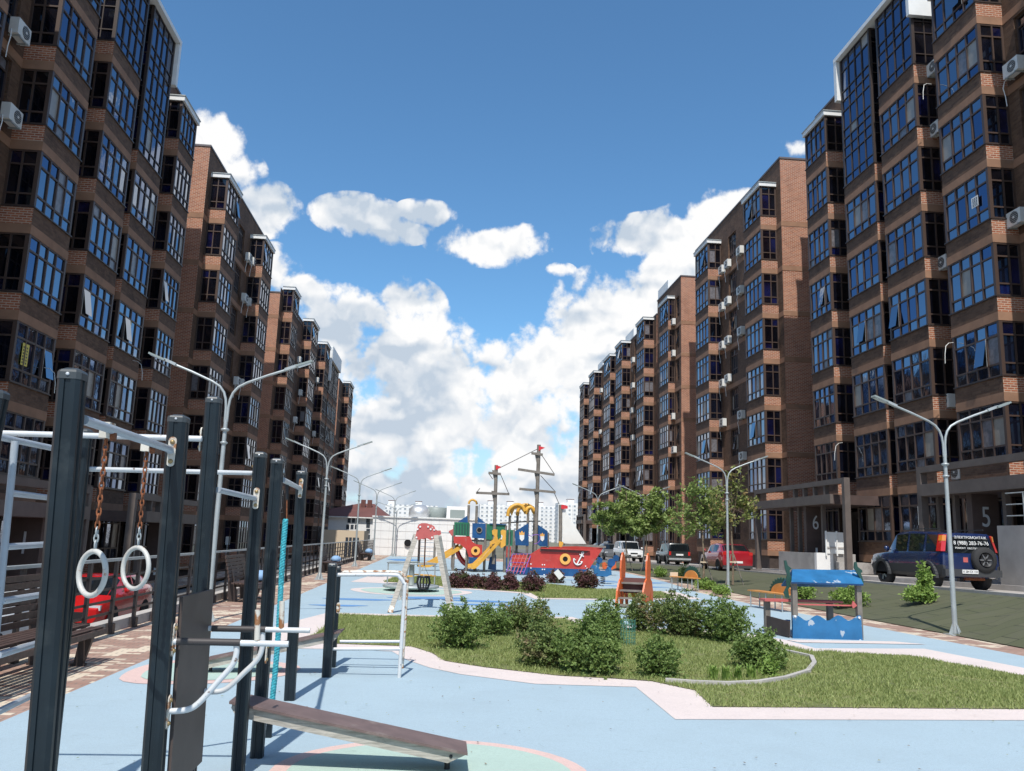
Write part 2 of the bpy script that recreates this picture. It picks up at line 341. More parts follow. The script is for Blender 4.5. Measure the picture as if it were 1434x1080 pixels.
# ------------------------------------------------------------------ mesh builder
class MB:
    def __init__(s): s.v = []; s.f = []; s.m = []; s.mats = []; s.sm = []
    def mi(s, m):
        if m not in s.mats: s.mats.append(m)
        return s.mats.index(m)
    def face(s, pts, m, smooth=False):
        i = len(s.v); s.v += [tuple(p) for p in pts]; s.f.append(tuple(range(i, i + len(pts)))); s.m.append(s.mi(m)); s.sm.append(smooth)
    def raw(s, vs, fs, m, smooth=False):
        i = len(s.v); s.v += [tuple(p) for p in vs]; k = s.mi(m)
        for f in fs: s.f.append(tuple(i + q for q in f)); s.m.append(k); s.sm.append(smooth)
        return s
    def box(s, x0, x1, y0, y1, z0, z1, m, mx=None, my=None):
        """mx / my: other materials for the faces across x / y"""
        if x0 > x1: x0, x1 = x1, x0
        if y0 > y1: y0, y1 = y1, y0
        if z0 > z1: z0, z1 = z1, z0
        v = [(x0, y0, z0), (x1, y0, z0), (x1, y1, z0), (x0, y1, z0), (x0, y0, z1), (x1, y0, z1), (x1, y1, z1), (x0, y1, z1)]
        s.raw(v, [(0, 3, 2, 1), (4, 5, 6, 7)], m)
        s.raw(v, [(0, 1, 5, 4), (2, 3, 7, 6)], my or m)
        s.raw(v, [(1, 2, 6, 5), (3, 0, 4, 7)], mx or m)
        return s
    def obox(s, a, b, w, h, m, up=(0, 0, 1)):
        """beam from a to b, w wide, h high"""
        a = Vector(a); b = Vector(b); d = (b - a).normalized(); up = Vector(up)
        sd_ = d.cross(up)
        if sd_.length < 1e-4: sd_ = Vector((1, 0, 0))
        sd_.normalize(); u = sd_.cross(d).normalized()
        v = []
        for p in (a, b):
            for (i, j) in ((-1, -1), (1, -1), (1, 1), (-1, 1)): v.append(p + sd_ * (i * w / 2) + u * (j * h / 2))
        s.raw(v, [(0, 1, 2, 3), (7, 6, 5, 4), (0, 4, 5, 1), (1, 5, 6, 2), (2, 6, 7, 3), (3, 7, 4, 0)], m); return s
    def tube(s, pts, r, m, n=10, cap=True, r2=None):
        pts = [Vector(p) for p in pts]; N = len(pts); rings = []
        ref = None
        for i, p in enumerate(pts):
            d = (pts[min(i + 1, N - 1)] - pts[max(i - 1, 0)]).normalized()
            if ref is None: ref = Vector((0, 0, 1)) if abs(d.z) < .9 else Vector((1, 0, 0))
            a = d.cross(ref)
            if a.length < 1e-4: a = d.cross(Vector((0, 1, 0)))
            a.normalize(); b = a.cross(d).normalized(); ref = b.cross(a) * 0 + a.cross(d) * 0 + b
            rr = r if r2 is None else r + (r2 - r) * i / (N - 1)
            rings.append([p + a * (math.cos(2 * math.pi * k / n) * rr) + b * (math.sin(2 * math.pi * k / n) * rr) for k in range(n)])
        vs = [q for rg in rings for q in rg]; fs = []
        for i in range(N - 1):
            for k in range(n):
                k2 = (k + 1) % n; fs.append((i * n + k, (i + 1) * n + k, (i + 1) * n + k2, i * n + k2))
        s.raw(vs, fs, m, True)
        if cap: s.raw(rings[0], [tuple(range(n))], m); s.raw(rings[-1], [tuple(reversed(range(n)))], m)
        return s
    def prism(s, poly, off, m, side=None):
        """flat polygon (3D points) extruded by vector off"""
        poly = [Vector(p) for p in poly]; off = Vector(off); n = len(poly)
        nn = Vector((0, 0, 0))
        for i in range(n): nn += poly[i].cross(poly[(i + 1) % n])
        if nn.dot(off) > 0: poly.reverse()
        s.raw(poly, [tuple(range(n))], m); s.raw([p + off for p in poly], [tuple(reversed(range(n)))], m)
        vs = poly + [p + off for p in poly]
        s.raw(vs, [(i, i + n, (i + 1) % n + n, (i + 1) % n) for i in range(n)], side or m); return s
    def lathe(s, c, prof, m, axis=(0, 0, 1), n=20, smooth=True):
        c = Vector(c); ax = Vector(axis).normalized()
        a = ax.cross(Vector((0, 0, 1)));
        if a.length < 1e-3: a = Vector((1, 0, 0))
        a.normalize(); b = ax.cross(a)
        vs = []
        for (r, h) in prof:
            for k in range(n):
                th = 2 * math.pi * k / n; vs.append(c + ax * h + a * (math.cos(th) * r) + b * (math.sin(th) * r))
        fs = []
        for i in range(len(prof) - 1):
            for k in range(n): k2 = (k + 1) % n; fs.append((i * n + k, i * n + k2, (i + 1) * n + k2, (i + 1) * n + k))
        s.raw(vs, fs, m, smooth); return s
    def disc(s, c, r, m, axis=(0, -1, 0), th=.02, n=24, inner=0):
        if inner: return s.lathe(c, [(inner, -th / 2), (r, -th / 2), (r, th / 2), (inner, th / 2), (inner, -th / 2)], m, axis, n, False)
        return s.lathe(c, [(0.0005, -th / 2), (r, -th / 2), (r, th / 2), (0.0005, th / 2)], m, axis, n, False)
    def mesh(s, name):
        me = bpy.data.meshes.new(name); me.from_pydata(s.v, [], s.f)
        for m in s.mats: me.materials.append(MATS[m])
        me.polygons.foreach_set('material_index', s.m); me.polygons.foreach_set('use_smooth', s.sm)
        uv = me.uv_layers.new(name='uv')
        nl = len(me.loops); co = np.array(s.v, dtype=np.float32)
        nor = np.zeros(len(me.polygons) * 3, dtype=np.float32); me.polygons.foreach_get('normal', nor); nor = np.abs(nor.reshape(-1, 3))
        lt = np.zeros(len(me.polygons), dtype=np.int32); me.polygons.foreach_get('loop_total', lt)
        vi = np.zeros(nl, dtype=np.int32); me.loops.foreach_get('vertex_index', vi)
        ax = np.repeat(nor.argmax(axis=1), lt); p = co[vi]
        u = np.where(ax == 0, p[:, 1], p[:, 0]); v = np.where(ax == 2, p[:, 1], p[:, 2])
        uv.data.foreach_set('uv', np.stack([u, v], 1).ravel().astype(np.float32))
        me.validate(); me.update(); return me
def tag(o, label=None, cat=None, group=None, kind=None):
    if label: o['label'] = label
    if cat: o['category'] = cat
    if group: o['group'] = group
    if kind: o['kind'] = kind
    return o
def empty(name, loc=(0, 0, 0), label=None, cat=None, group=None, rz=0):
    o = bpy.data.objects.new(name, None); COL.objects.link(o); o.location = loc; o.rotation_euler = (0, 0, rz); o.empty_display_size = .2
    return tag(o, label, cat, group)
def link(name, me, parent=None, local=False, loc=None):
    """parent given and local False: the mesh is in world metres, so undo the parent's place"""
    o = bpy.data.objects.new(name, me); COL.objects.link(o)
    if parent is not None:
        o.parent = parent
        if not local:
            base = Vector(parent.location); q = parent.parent
            while q is not None: base += q.location; q = q.parent
            o.location = -base
    if loc is not None: o.location = loc
    return o
def obj(name, mb, parent=None, local=False, label=None):
    return tag(link(name, mb.mesh(name), parent, local), label)
def single(name, mb, label, cat, group=None):
    """a thing of one mesh, its origin moved to the middle of its base"""
    co = np.array(mb.v); c = Vector(((co[:, 0].min() + co[:, 0].max()) / 2, (co[:, 1].min() + co[:, 1].max()) / 2, co[:, 2].min()))
    me = mb.mesh(name); me.transform(Matrix.Translation(-c)); o = link(name, me); o.location = c
    return tag(o, label, cat, group)
def copy_tree(o, parent=None):
    c = o.copy(); COL.objects.link(c); c.parent = parent
    for ch in list(o.children): copy_tree(ch, c)
    return c
def text_mesh(name, body, size, m, ext=.004, sx=1.0):
    cu = bpy.data.curves.new(name, 'FONT'); cu.body = body; cu.size = size; cu.extrude = ext; cu.align_x = 'CENTER'; cu.align_y = 'CENTER'
    o = bpy.data.objects.new('tmp', cu); COL.objects.link(o); dg = bpy.context.evaluated_depsgraph_get()
    me = bpy.data.meshes.new_from_object(o.evaluated_get(dg)); me.name = name; bpy.data.objects.remove(o); bpy.data.curves.remove(cu)
    me.materials.clear(); me.materials.append(MATS[m]); me.transform(Matrix.Diagonal((sx, 1, 1, 1))); return me
ORD = ['first', 'second', 'third', 'fourth', 'fifth', 'sixth', 'seventh', 'eighth', 'ninth', 'tenth', 'eleventh', 'twelfth', 'thirteenth', 'fourteenth']

# ================================================================== GROUND
def ax_(px, py, X):
    d = ray(px, py); return CAM + d * (X / d.x)
def zr(y): return 1.0 - .016 * min(y, 76)
def xtop(y): return min(16.0, max(12.9, 13.3 + .1 * (y - 19)))
def struct(name, mb): return tag(obj(name, mb), kind='structure')
g = MB(); g.face([(-3000, -1500, -1.36), (3000, -1500, -1.36), (3000, 4500, -1.36), (-3000, 4500, -1.36)], 'earth'); struct('ground', g)
g = MB(); g.face([(-12.2, -30, -1.32), (-5.2, -30, -1.32), (-5.2, 170, -1.32), (-12.2, 170, -1.32)], 'asphalt'); struct('left_street', g)
g = MB(); g.box(-14.6, -12.2, -30, 135, -1.5, -1.2, 'pavers'); g.box(-12.35, -12.2, -30, 135, -1.5, -1.185, 'kerb'); struct('left_pavement', g)
g = MB(); g.box(-5.15, 10.75, -14, 64, -1.5, 0, 'concrete'); g.face([(-5.14, -13.99, .003), (10.74, -13.99, .003), (10.74, 63.9, .003), (-5.14, 63.9, .003)], 'pavers'); struct('paving', g)
g = MB(); g.box(-5.19, -4.99, -14, 64, -.1, .16, 'kerb'); struct('retaining_kerb', g)
# embankment of rubber matting, slightly uneven
g = MB(); ys = np.arange(-12, 62.1, .5); xs = np.linspace(0, 1, 8)
def emb(i, y):
    k = xs[i]; x = 10.12 + k * (xtop(y) - 10.1) + .35 * max(0, 1 - abs(y - 12) / 9) * (1 - k)
    z = .02 + k * (zr(y) - .03) + .05 * math.sin(math.pi * k) * (math.sin(y * .55) + .5 * math.sin(y * 1.37 + 1)) * (1 if 0 < i < 7 else 0)
    # shallow folds in the slope
    for (yc, w) in ((15.2, 1.6), (21.3, 1.3), (27, 1.5)):
        d_ = y - (yc + k * 3.2)
        if 0 < d_ < w: z -= .10 * math.sin(math.pi * k) * (1 - d_ / w)
    return (x, y, z)
vs = [emb(i, y) for y in ys for i in range(8)]; n8 = 8
g.raw(vs, [(a * 8 + i, a * 8 + i + 1, a * 8 + 8 + i + 1, a * 8 + 8 + i) for a in range(len(ys) - 1) for i in range(7)], 'rubber_mat', True)
struct('embankment', g)
g = MB(); YS = [-12, 15, 19, 30, 40, 46, 54, 62, 76, 100, 135]
def strip(mb, fa, fb, dz, m, th, fz=None):
    for ya, yb in zip(YS, YS[1:]):
        za, zb = zr(ya) + dz, zr(yb) + dz; q = [(fa(ya), ya), (fb(ya), ya), (fb(yb), yb), (fa(yb), yb)]; zz_ = (za, za, zb, zb)
        v = [(x, y, z - th) for (x, y), z in zip(q, zz_)] + [(x, y, z) for (x, y), z in zip(q, zz_)]
        mb.raw(v, [(4, 5, 6, 7), (1, 2, 6, 5), (3, 0, 4, 7)] + ([(0, 1, 5, 4)] if ya == YS[0] else []), m)
strip(g, lambda y: xtop(y) - .03, lambda y: xtop(y) + .13, .05, 'kerb', .3)
strip(g, lambda y: xtop(y) + .13, lambda y: 17.2, -.06, 'road_pale', .2)
strip(g, lambda y: 17.2, lambda y: 17.36, .10, 'kerb', .3); strip(g, lambda y: 17.36, lambda y: 60, .08, 'road_pale', .3)
struct('right_street', g)
g = MB(); YS = [62, 76, 100, 135]; strip(g, lambda y: 10.15, lambda y: 15.97, .0, 'asphalt', .3); struct('far_street', g)

def sheet(mb, pts, z, m):
    from mathutils.geometry import tessellate_polygon
    P3 = [Vector((p[0], p[1], z)) for p in pts]
    tr = tessellate_polygon([P3]); fs = []
    for (a, b, c) in tr:
        n = (P3[b] - P3[a]).cross(P3[c] - P3[a])
        fs.append((a, b, c) if n.z > 0 else (a, c, b))
    mb.raw(P3, fs, m)
def smooth_poly(pts, it=2):
    for _ in range(it):
        q = []
        for i in range(len(pts)):
            a = pts[i]; b = pts[(i + 1) % len(pts)]
            q.append((a[0] * .75 + b[0] * .25, a[1] * .75 + b[1] * .25)); q.append((a[0] * .25 + b[0] * .75, a[1] * .25 + b[1] * .75))
        pts = q
    return pts
def ell(cx, cy, rx, ry, n=40, w=0):
    return [(cx + rx * math.cos(6.2832 * i / n) * (1 + w * math.sin(3 * 6.2832 * i / n)), cy + ry * math.sin(6.2832 * i / n)) for i in range(n)]
blue = [(-3.55, -13), (9.75, -13), (9.7, 8), (9.62, 13.4), (9.3, 18.2), (8.85, 23.3), (8.8, 28.5), (9.6, 36), (9.7, 46), (6.5, 54), (3, 58), (-.5, 62.2), (-3.55, 62.4)]
g = MB(); sheet(g, blue, .007, 'rubber_blue'); struct('rubber_surface', g)
# white / pink bands
Aband = [(-2.6, 15.2), (-2.25, 17.85), (-.03, 17.85), (2.9, 18.3), (3.2, 16.75), (5.5, 16.2), (6.15, 15.0), (6.25, 13.85), (8.3, 14.15), (8.32, 11.75), (12, 4), (9, 3.2),
         (7.2, 8.2), (5.93, 8.35), (2.3, 8.2), (2.31, 9.8), (2.06, 9.85), (1.16, 9.95), (.32, 10.55), (-.2, 11.3), (-.5, 12.2), (-1.0, 12.5), (-2.2, 12.4)]
Aband = [(-2.75, 12.4), (-2.75, 15.2), (-2.2, 17.9), (-.03, 17.85), (2.9, 18.3), (3.2, 16.75), (5.6, 16.2), (6.2, 15.0), (6.25, 13.85), (8.3, 14.15), (8.75, 11.2), (9.2, 6), (9.2, 5.5), (8, 5.2), (7.3, 8.35),
         (5.93, 8.38), (2.29, 8.15), (2.31, 9.86), (2.06, 9.87), (1.16, 9.93), (.32, 10.5), (-.05, 10.95), (-.35, 11.55), (-.6, 12.35), (-1.2, 12.45)]
Agrass = [(-1.95, 13.05), (-1.9, 15.1), (-1.93, 17.43), (-.03, 17.38), (2.6, 17.78), (2.86, 16.3), (5.3, 15.7), (5.81, 14.4), (5.9, 13.45), (7.45, 13.12), (8.15, 10.9), (8.5, 7.6), (7.7, 6.3), (7.0, 8.85), (6.33, 8.94),
          (2.85, 8.76), (2.95, 9.7), (2.6, 10.25), (2.17, 10.39), (1.52, 10.52), (.64, 11.06), (.14, 11.53), (-.05, 12.3), (-.35, 12.9), (-1.41, 13.0)]
Bband = [(-2.9, 28.9), (-2.6, 33.4), (.18, 34.6), (2.4, 32.6), (4.3, 30.8), (5.2, 28.95), (6.3, 29.4), (8.0, 28.4), (7.9, 25.2), (7.11, 24.8), (5.06, 23.7), (2.65, 23.3), (2.5, 25.4), (1.3, 26.4), (0, 27.2), (-.8, 28.2)]
Bgrass = [(-1.83, 29.3), (-1.6, 33.0), (.18, 34.1), (2.32, 32.2), (4.24, 30.4), (5.23, 28.5), (6.12, 28.9), (7.4, 28.0), (7.11, 25.32), (5.06, 24.16), (2.85, 23.74), (2.8, 25.74), (1.5, 26.84), (.16, 27.68), (-.32, 28.9)]
g = MB(); sheet(g, Aband, .011, 'rubber_white'); sheet(g, Bband, .011, 'rubber_white')
sheet(g, [(-2.9, 12.4), (-2.9, 17.2), (-2.2, 17.9), (-1.9, 17.5), (-1.95, 13.05), (-2.2, 12.4)], .015, 'rubber_pink') if False else None
sheet(g, ell(.02, 6.25, 1.12, .98), .011, 'rubber_pink'); sheet(g, ell(.02, 6.25, 1.0, .86), .015, 'rubber_mint')
sheet(g, smooth_poly([(-3.3, 9.4), (-2.2, 9.55), (-1.6, 10.2), (-1.6, 11.0), (-2.4, 11.3), (-3.3, 11.2), (-3.5, 10.3)]), .011, 'rubber_pink')
sheet(g, smooth_poly([(-3.12, 9.6), (-2.25, 9.75), (-1.8, 10.25), (-1.8, 10.85), (-2.4, 11.1), (-3.15, 11.0), (-3.3, 10.3)]), .015, 'rubber_mint')
sheet(g, ell(-.75, 25.0, 1.75, 1.7, w=.06), .011, 'rubber_white'); sheet(g, ell(-.75, 25.0, 1.45, 1.4, w=.06), .015, 'rubber_mint')
for (x, y, rx, ry, rz_) in ((-1.9, 21.5, .85, .28, 0), (-.2, 22.6, 1.0, .35, .25), (1.1, 22.0, .9, .3, -.1), (1.2, 20.9, 1.0, .22, .05), (-2.2, 19.6, .6, .22, .1), (7.2, 31, 1.2, .4, 0), (8, 34, 1.4, .5, .2), (-2.2, 54, 1.0, 2.0, 0), (6.2, 34.5, 1.0, .4, .1)):
    pts = [(x + math.cos(rz_) * a - math.sin(rz_) * b, y + math.sin(rz_) * a + math.cos(rz_) * b) for (a, b) in [(p[0], p[1]) for p in ell(0, 0, rx, ry, 30, .22)]]
    sheet(g, pts, .011, 'rubber_deep')
sheet(g, [(6.2, 14.95), (8.3, 15.1), (8.7, 14.75), (6.3, 14.6)], .015, 'rubber_white')
sheet(g, ell(4.9, 21.8, 1.1, 1.3), .015, 'rubber_mint')
struct('painted_markings', g)
g = MB(); sheet(g, Agrass, .019, 'grass_soil'); sheet(g, Bgrass, .019, 'grass_soil'); struct('lawn_soil', g)

def inside(poly, x, y):
    c = np.zeros(x.shape, bool); n = len(poly); j = n - 1
    for i in range(n):
        xi, yi = poly[i]; xj, yj = poly[j]
        cond = ((yi > y) != (yj > y)) & (x < (xj - xi) * (y - yi) / (yj - yi + 1e-12) + xi); c ^= cond; j = i
    return c
def scatter_mesh(name, V, Fc, m):
    """V (n,3) Fc (k,3|4)"""
    me = bpy.data.meshes.new(name); k, q = Fc.shape
    me.vertices.add(len(V)); me.vertices.foreach_set('co', V.astype(np.float32).ravel())
    me.loops.add(k * q); me.loops.foreach_set('vertex_index', Fc.astype(np.int32).ravel())
    me.polygons.add(k); me.polygons.foreach_set('loop_start', (np.arange(k) * q).astype(np.int32))
    me.polygons.foreach_set('loop_total', np.full(k, q, np.int32)); me.materials.append(MATS[m]); me.update(calc_edges=True); return me
def blades(poly, n, h0, h1, w):
    P = np.array(poly); lo = P.min(0); hi = P.max(0); xs_ = np.zeros(0); ys_ = np.zeros(0)
    while len(xs_) < n:
        x = np.random.uniform(lo[0] - .1, hi[0] + .1, n); y = np.random.uniform(lo[1] - .1, hi[1] + .1, n)
        k = inside(poly, x + np.random.normal(0, .03, n), y + np.random.normal(0, .03, n)); xs_ = np.r_[xs_, x[k]]; ys_ = np.r_[ys_, y[k]]
    x = xs_[:n]; y = ys_[:n]; a = np.random.uniform(0, 6.283, n)
    cl = .5 + .5 * np.sin(x * 3.1 + np.sin(y * 2.3) * 2) * np.sin(y * 2.7 + np.cos(x * 1.9)); h = np.random.uniform(h0, h1, n) * (.65 + .7 * cl); kp = (np.sin(x * 6.3 + np.sin(y * 4.1) * 2.2) * np.sin(y * 5.7 + np.cos(x * 3.3) * 2) > -.72) | (np.random.rand(n) < .25); h = h * np.where(kp, 1, .12)
    lx = np.random.normal(0, .45, n) * h; ly = np.random.normal(0, .45, n) * h; z = np.full(n, .018)
    V = np.stack([np.stack([x - np.cos(a) * w, y - np.sin(a) * w, z], 1), np.stack([x + np.cos(a) * w, y + np.sin(a) * w, z], 1), np.stack([x + lx, y + ly, z + h], 1)], 1).reshape(-1, 3)
    return V, np.arange(3 * n).reshape(-1, 3)
VA, FA = blades(Agrass, 150000, .018, .052, .006); VB, FB = blades(Bgrass, 48000, .025, .06, .009)
lawn = link('grass', scatter_mesh('grass', np.r_[VA, VB], np.r_[FA, FB + len(VA)], 'blade')); tag(lawn, 'short green grass growing in the planted islands', 'grass', kind='stuff')
# garden edging that curves through the front lawn
cv = [(2.75, 10.2), (3.1, 10.08), (3.46, 10.05), (3.9, 10.2), (4.36, 10.54), (4.93, 11.16), (5.35, 11.9), (5.62, 12.6), (5.5, 13.1), (5.25, 13.5)]
g = MB(); 
for i in range(len(cv) - 1):
    a = Vector((*cv[i], .025)); b = Vector((*cv[i + 1], .025)); d = (b - a).normalized() * .012; g.obox(a, b + d, .06 + .001 * (i % 2), .07 + .002 * (i % 2), 'kerb')
single('garden_edging', g, 'curved concrete edging strip round the bushes in the front lawn', 'edging')

# ================================================================== BUILDINGS
class SB(MB):
    """builder in right-hand building coordinates; mirror=True maps to the left row"""
    def __init__(s, mirror=False, local=False): super().__init__(); s.mir = mirror; s.loc = local
    def raw(s, vs, fs, m, smooth=False):
        if s.mir:
            vs = [(-v[0], v[1], v[2]) if s.loc else (5.75 - v[0], v[1], v[2] - 1.87) for v in vs]; fs = [tuple(reversed(f)) for f in fs]
        return super().raw(vs, fs, m, smooth)
    def face(s, pts, m, smooth=False): s.raw(pts, [tuple(range(len(pts)))], m, smooth)
def mp_(p, mir): return Vector((5.75 - p[0], p[1], p[2] - 1.87)) if mir else Vector(p)
GC = {}
def glazed(L, D, rows, npn, nsd, var, mir, glass='glass_blue', fm='frame', dark_side=True):
    key = (round(L, 2), round(D, 2), tuple(rows), npn, nsd, var, mir, glass)
    if key in GC: return GC[key]
    rnd = random.Random(sum(ord(c_) * (i_ + 3) for i_, c_ in enumerate(repr(key))) % 99991); h = rows[-1]
    f = SB(mir, True); p = SB(mir, True); t_ = .062 if fm == 'frame' else .045
    # front (normal -x)
    cp = .13 if D > 0 else .07
    f.box(0, .14, 0, cp, 0, h, fm); f.box(0, .14, L - cp, L, 0, h, fm)
    st = (L - 2 * cp) / npn
    for i in range(1, npn): f.box(.004, .10, cp + st * i - t_ / 2, cp + st * i + t_ / 2, 0, h, fm)
    for j, z in enumerate(rows): f.box(.008, .09, cp, L - cp, z - (t_ / 2 if 0 < z < h else (0 if z == 0 else t_ * .8)), z + (t_ / 2 if 0 < z < h else (t_ * .8 if z == 0 else 0)), fm)
    if D > 0:
        for (ya, yb, sgn) in ((0, .1, 1), (L - .1, L, -1)):
            e0 = ya + (.004 if sgn > 0 else 0); e1 = yb - (0 if sgn > 0 else .004)
            sd_ = (D - .14) / nsd
            for i in range(1, nsd): f.box(.14 + sd_ * i - t_ / 2, .14 + sd_ * i + t_ / 2, e0, e1, 0, h, fm)
            f.box(D - .09, D, e0 + .001, e1, 0, h, fm)
            for z in rows: f.box(.14, D - .09, e0 + .003, e1 - .003, z - (t_ / 2 if 0 < z < h else (0 if z == 0 else t_)), z + (t_ / 2 if 0 < z < h else (t_ if z == 0 else 0)), fm)
    def gm(j, nr):
        gf = glass if nr == 9 else ('glass_front_deep' if fm != 'frame' or rnd.random() < .4 else 'glass_front')
        if fm != 'frame': return 'blind' if rnd.random() < .04 and nr != 9 else gf
        q = rnd.random()
        if nr == 9: return 'curtain' if (q < .07 and j == 1) else glass
        if j == 1 or nr == 2: return 'blind' if q < .07 else ('curtain' if q < .10 else gf)
        return 'curtain' if q < .02 else gf
    op = rnd.randrange(npn) if (var % 3 == 2 and fm == 'frame') else -1
    for i in range(npn):
        y0 = cp + st * i; y1 = y0 + st
        for j in range(len(rows) - 1):
            z0, z1 = rows[j], rows[j + 1]
            if i == op and j == 1:
                p.face([(.09, y0, z0), (.09, y0, z1), (.09, y1, z1), (.09, y1, z0)], 'void')
                f.box(.0, .04, y0 + .03, y0 + .06, z0, z1, 'sash')
                v = [(-.16, y0 + .05, z0 + .04), (-.16, y1 - .05, z0 + .04), (.02, y1 - .05, z1), (.02, y0 + .05, z1)]
                p.face([v[3], v[2], v[1], v[0]], 'glass_front'); continue
            a, b = rnd.uniform(-.006, .006), rnd.uniform(-.006, .006)
            p.face([(.055 + a, y0, z0), (.055 - b, y0, z1), (.055 - a, y1, z1), (.055 + b, y1, z0)], gm(j, len(rows)))
    if D > 0:
        sd_ = (D - .14) / nsd
        for (yy, sgn) in ((.05, 1), (L - .05, -1)):
            for i in range(nsd):
                x0 = .14 + sd_ * i; x1 = x0 + sd_
                for j in range(len(rows) - 1):
                    z0, z1 = rows[j], rows[j + 1]; a = rnd.uniform(-.004, .004)
                    q = [(x0, yy + a, z0), (x1, yy - a, z0), (x1, yy, z1), (x0, yy, z1)]
                    mm = gm(j, 9); mm = ('glass_dark' if rnd.random() < .85 else 'glass_violet') if mm == glass else mm
                    p.face(q if sgn > 0 else q[::-1], mm)
        # dark room behind the panes
    GC[key] = (f.mesh('window'), p.mesh('pane')); return GC[key]
ROWS3 = [0, .47, 1.53, 2.05]
def put_window(bld, base, pos, mir, *a, **k):
    f, p = glazed(*a, mir=mir, **k); w = link('window', f, bld, True); w.location = mp_(pos, mir) - Vector(base)
    link('pane', p, w, True)
def wall_face(mb, x, y0, y1, z0, z1, ops, m, dep=.16):
    """wall facing -x with openings (ya, yb, za, zb)"""
    ysx = sorted({y0, y1, *[o[0] for o in ops], *[o[1] for o in ops]}); zs = sorted({z0, z1, *[o[2] for o in ops], *[o[3] for o in ops]})
    for a, b in zip(ysx, ysx[1:]):
        run = None
        for c, d in zip(zs, zs[1:]):
            hole = any(o[0] <= a and b <= o[1] and o[2] <= c and d <= o[3] for o in ops)
            if not hole: run = (run[0], d) if run else (c, d)
            if (hole or d == zs[-1]) and run:
                mb.face([(x, a, run[0]), (x, a, run[1]), (x, b, run[1]), (x, b, run[0])], m); run = None
    for (a, b, c, d) in ops:
        mb.face([(x, a, c), (x, b, c), (x + dep, b, c), (x + dep, a, c)], 'band'); mb.face([(x, a, d), (x + dep, a, d), (x + dep, b, d), (x, b, d)], m)
        mb.face([(x, a, c), (x + dep, a, c), (x + dep, a, d), (x, a, d)], m); mb.face([(x, b, c), (x, b, d), (x + dep, b, d), (x + dep, b, c)], m)
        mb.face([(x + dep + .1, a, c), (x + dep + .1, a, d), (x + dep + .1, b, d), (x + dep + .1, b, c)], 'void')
XWALL = 21.07
SILLS = [2 + 3 * k for k in range(8)]
def block(name, mir, y0, y1, roof, bays, wins, label, xw=XWALL, sills=SILLS, pale_top=None, back=15, tall=(), capz=25.15, base=-.6, zg=0, win_sills=None):
    bx = mp_((xw, (y0 + y1) / 2, 0), mir); bx.z = -1.3 if mir else 0
    bld = empty('apartment_block', bx, label, 'apartment block', 'left row of brick apartment blocks' if mir else 'right row of brick apartment blocks')
    w = SB(mir); ops = []
    for (a, b) in wins:
        for s in (win_sills or sills): ops.append((a, b, s + zg, s + zg + 1.95))
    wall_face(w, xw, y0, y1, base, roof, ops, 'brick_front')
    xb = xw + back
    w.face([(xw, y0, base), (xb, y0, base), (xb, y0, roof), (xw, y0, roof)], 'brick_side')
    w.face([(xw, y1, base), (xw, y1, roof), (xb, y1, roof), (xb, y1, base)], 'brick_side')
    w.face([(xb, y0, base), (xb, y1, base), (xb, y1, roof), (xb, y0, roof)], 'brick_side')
    # beige storey bands round the body, 2 cm proud
    for s in sills:
        s = s + zg; zb0, zb1 = s - .95, s - .62
        segs = [(y0 - .02, y1 + .02)]
        w.box(xw - .02, xw + .12, y0 - .021, y1 + .021, zb0, zb1, 'band')
        w.box(xw + .12, xb, y0 - .021, y0 + .05, zb0, zb1, 'band')
    body = obj('wall', w, bld)
    rf = SB(mir); rf.box(xw - .05, xb + .05, y0 - .05, y1 + .05, roof, roof + .12, 'coping'); obj('roof', rf, bld)
    var = 0
    for bi, (ya, yb, D, npn) in enumerate(bays):
        xf = xw - D; sp = SB(mir); top_i = len(sills) - 1
        tl = dict(tall).get(bi)
        for si, s0 in enumerate(sills):
            s = s0 + zg; z0 = s - .95
            if tl and s0 > tl[0]: continue
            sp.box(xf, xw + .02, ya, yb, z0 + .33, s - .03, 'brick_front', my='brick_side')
            sp.box(xf - .012, xw + .02, ya - .012, yb + .012, z0, z0 + .33, 'band')
            sp.box(xf - .05, xw + .02, ya - .04, yb + .04, s - .03, s + .015, 'frame_dark')
            if tl and s0 == tl[0]:
                put_window(bld, bx, (xf, ya, s), mir, yb - ya, D, tl[1], npn, 2, var, glass='glass_blue', fm='frame_dark'); continue
            hh = ROWS3
            put_window(bld, bx, (xf, ya, s), mir, yb - ya, D, hh, npn, 2 if D < 1.3 else 3, var % 5); var += 1 + (bi % 2)
            if s0 == sills[0]: sp.box(xf + .15, xw + .02, ya + .1, yb - .1, s - 2.0, z0, 'plaza_dark')
        if not tl:
            ct = sills[-1] + zg + 2.05
            sp.box(xf - .1, xw + .02, ya - .1, yb + .1, ct, ct + .24, 'white_cap'); sp.box(xf - .14, xw + .02, ya - .14, yb + .14, ct + .24, ct + .29, 'galv')
        else:
            zt = tl[0] + zg + tl[1][-1]
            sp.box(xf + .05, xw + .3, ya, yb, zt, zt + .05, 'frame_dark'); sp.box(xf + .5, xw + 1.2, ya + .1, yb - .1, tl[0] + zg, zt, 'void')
        # dark core behind the glass
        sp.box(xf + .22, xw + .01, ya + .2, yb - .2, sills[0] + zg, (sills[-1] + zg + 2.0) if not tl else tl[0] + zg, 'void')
        obj('bay', sp, bld)
    for (a, b) in wins:
        for s in (win_sills or sills):
            put_window(bld, bx, (xw + .10, a, s + zg), mir, b - a, 0, [0, .45, 1.5, 1.95], 2 if b - a < 1.6 else 4, 1, var % 3); var += 1
    return bld, bx
TR = [0, .5, 1.55, 2.1, 2.6, 3.6, 4.1]; TR3 = [0, .5, 1.55, 2.1, 2.6, 3.1, 4.15, 4.75, 5.25, 6.4, 7.1]
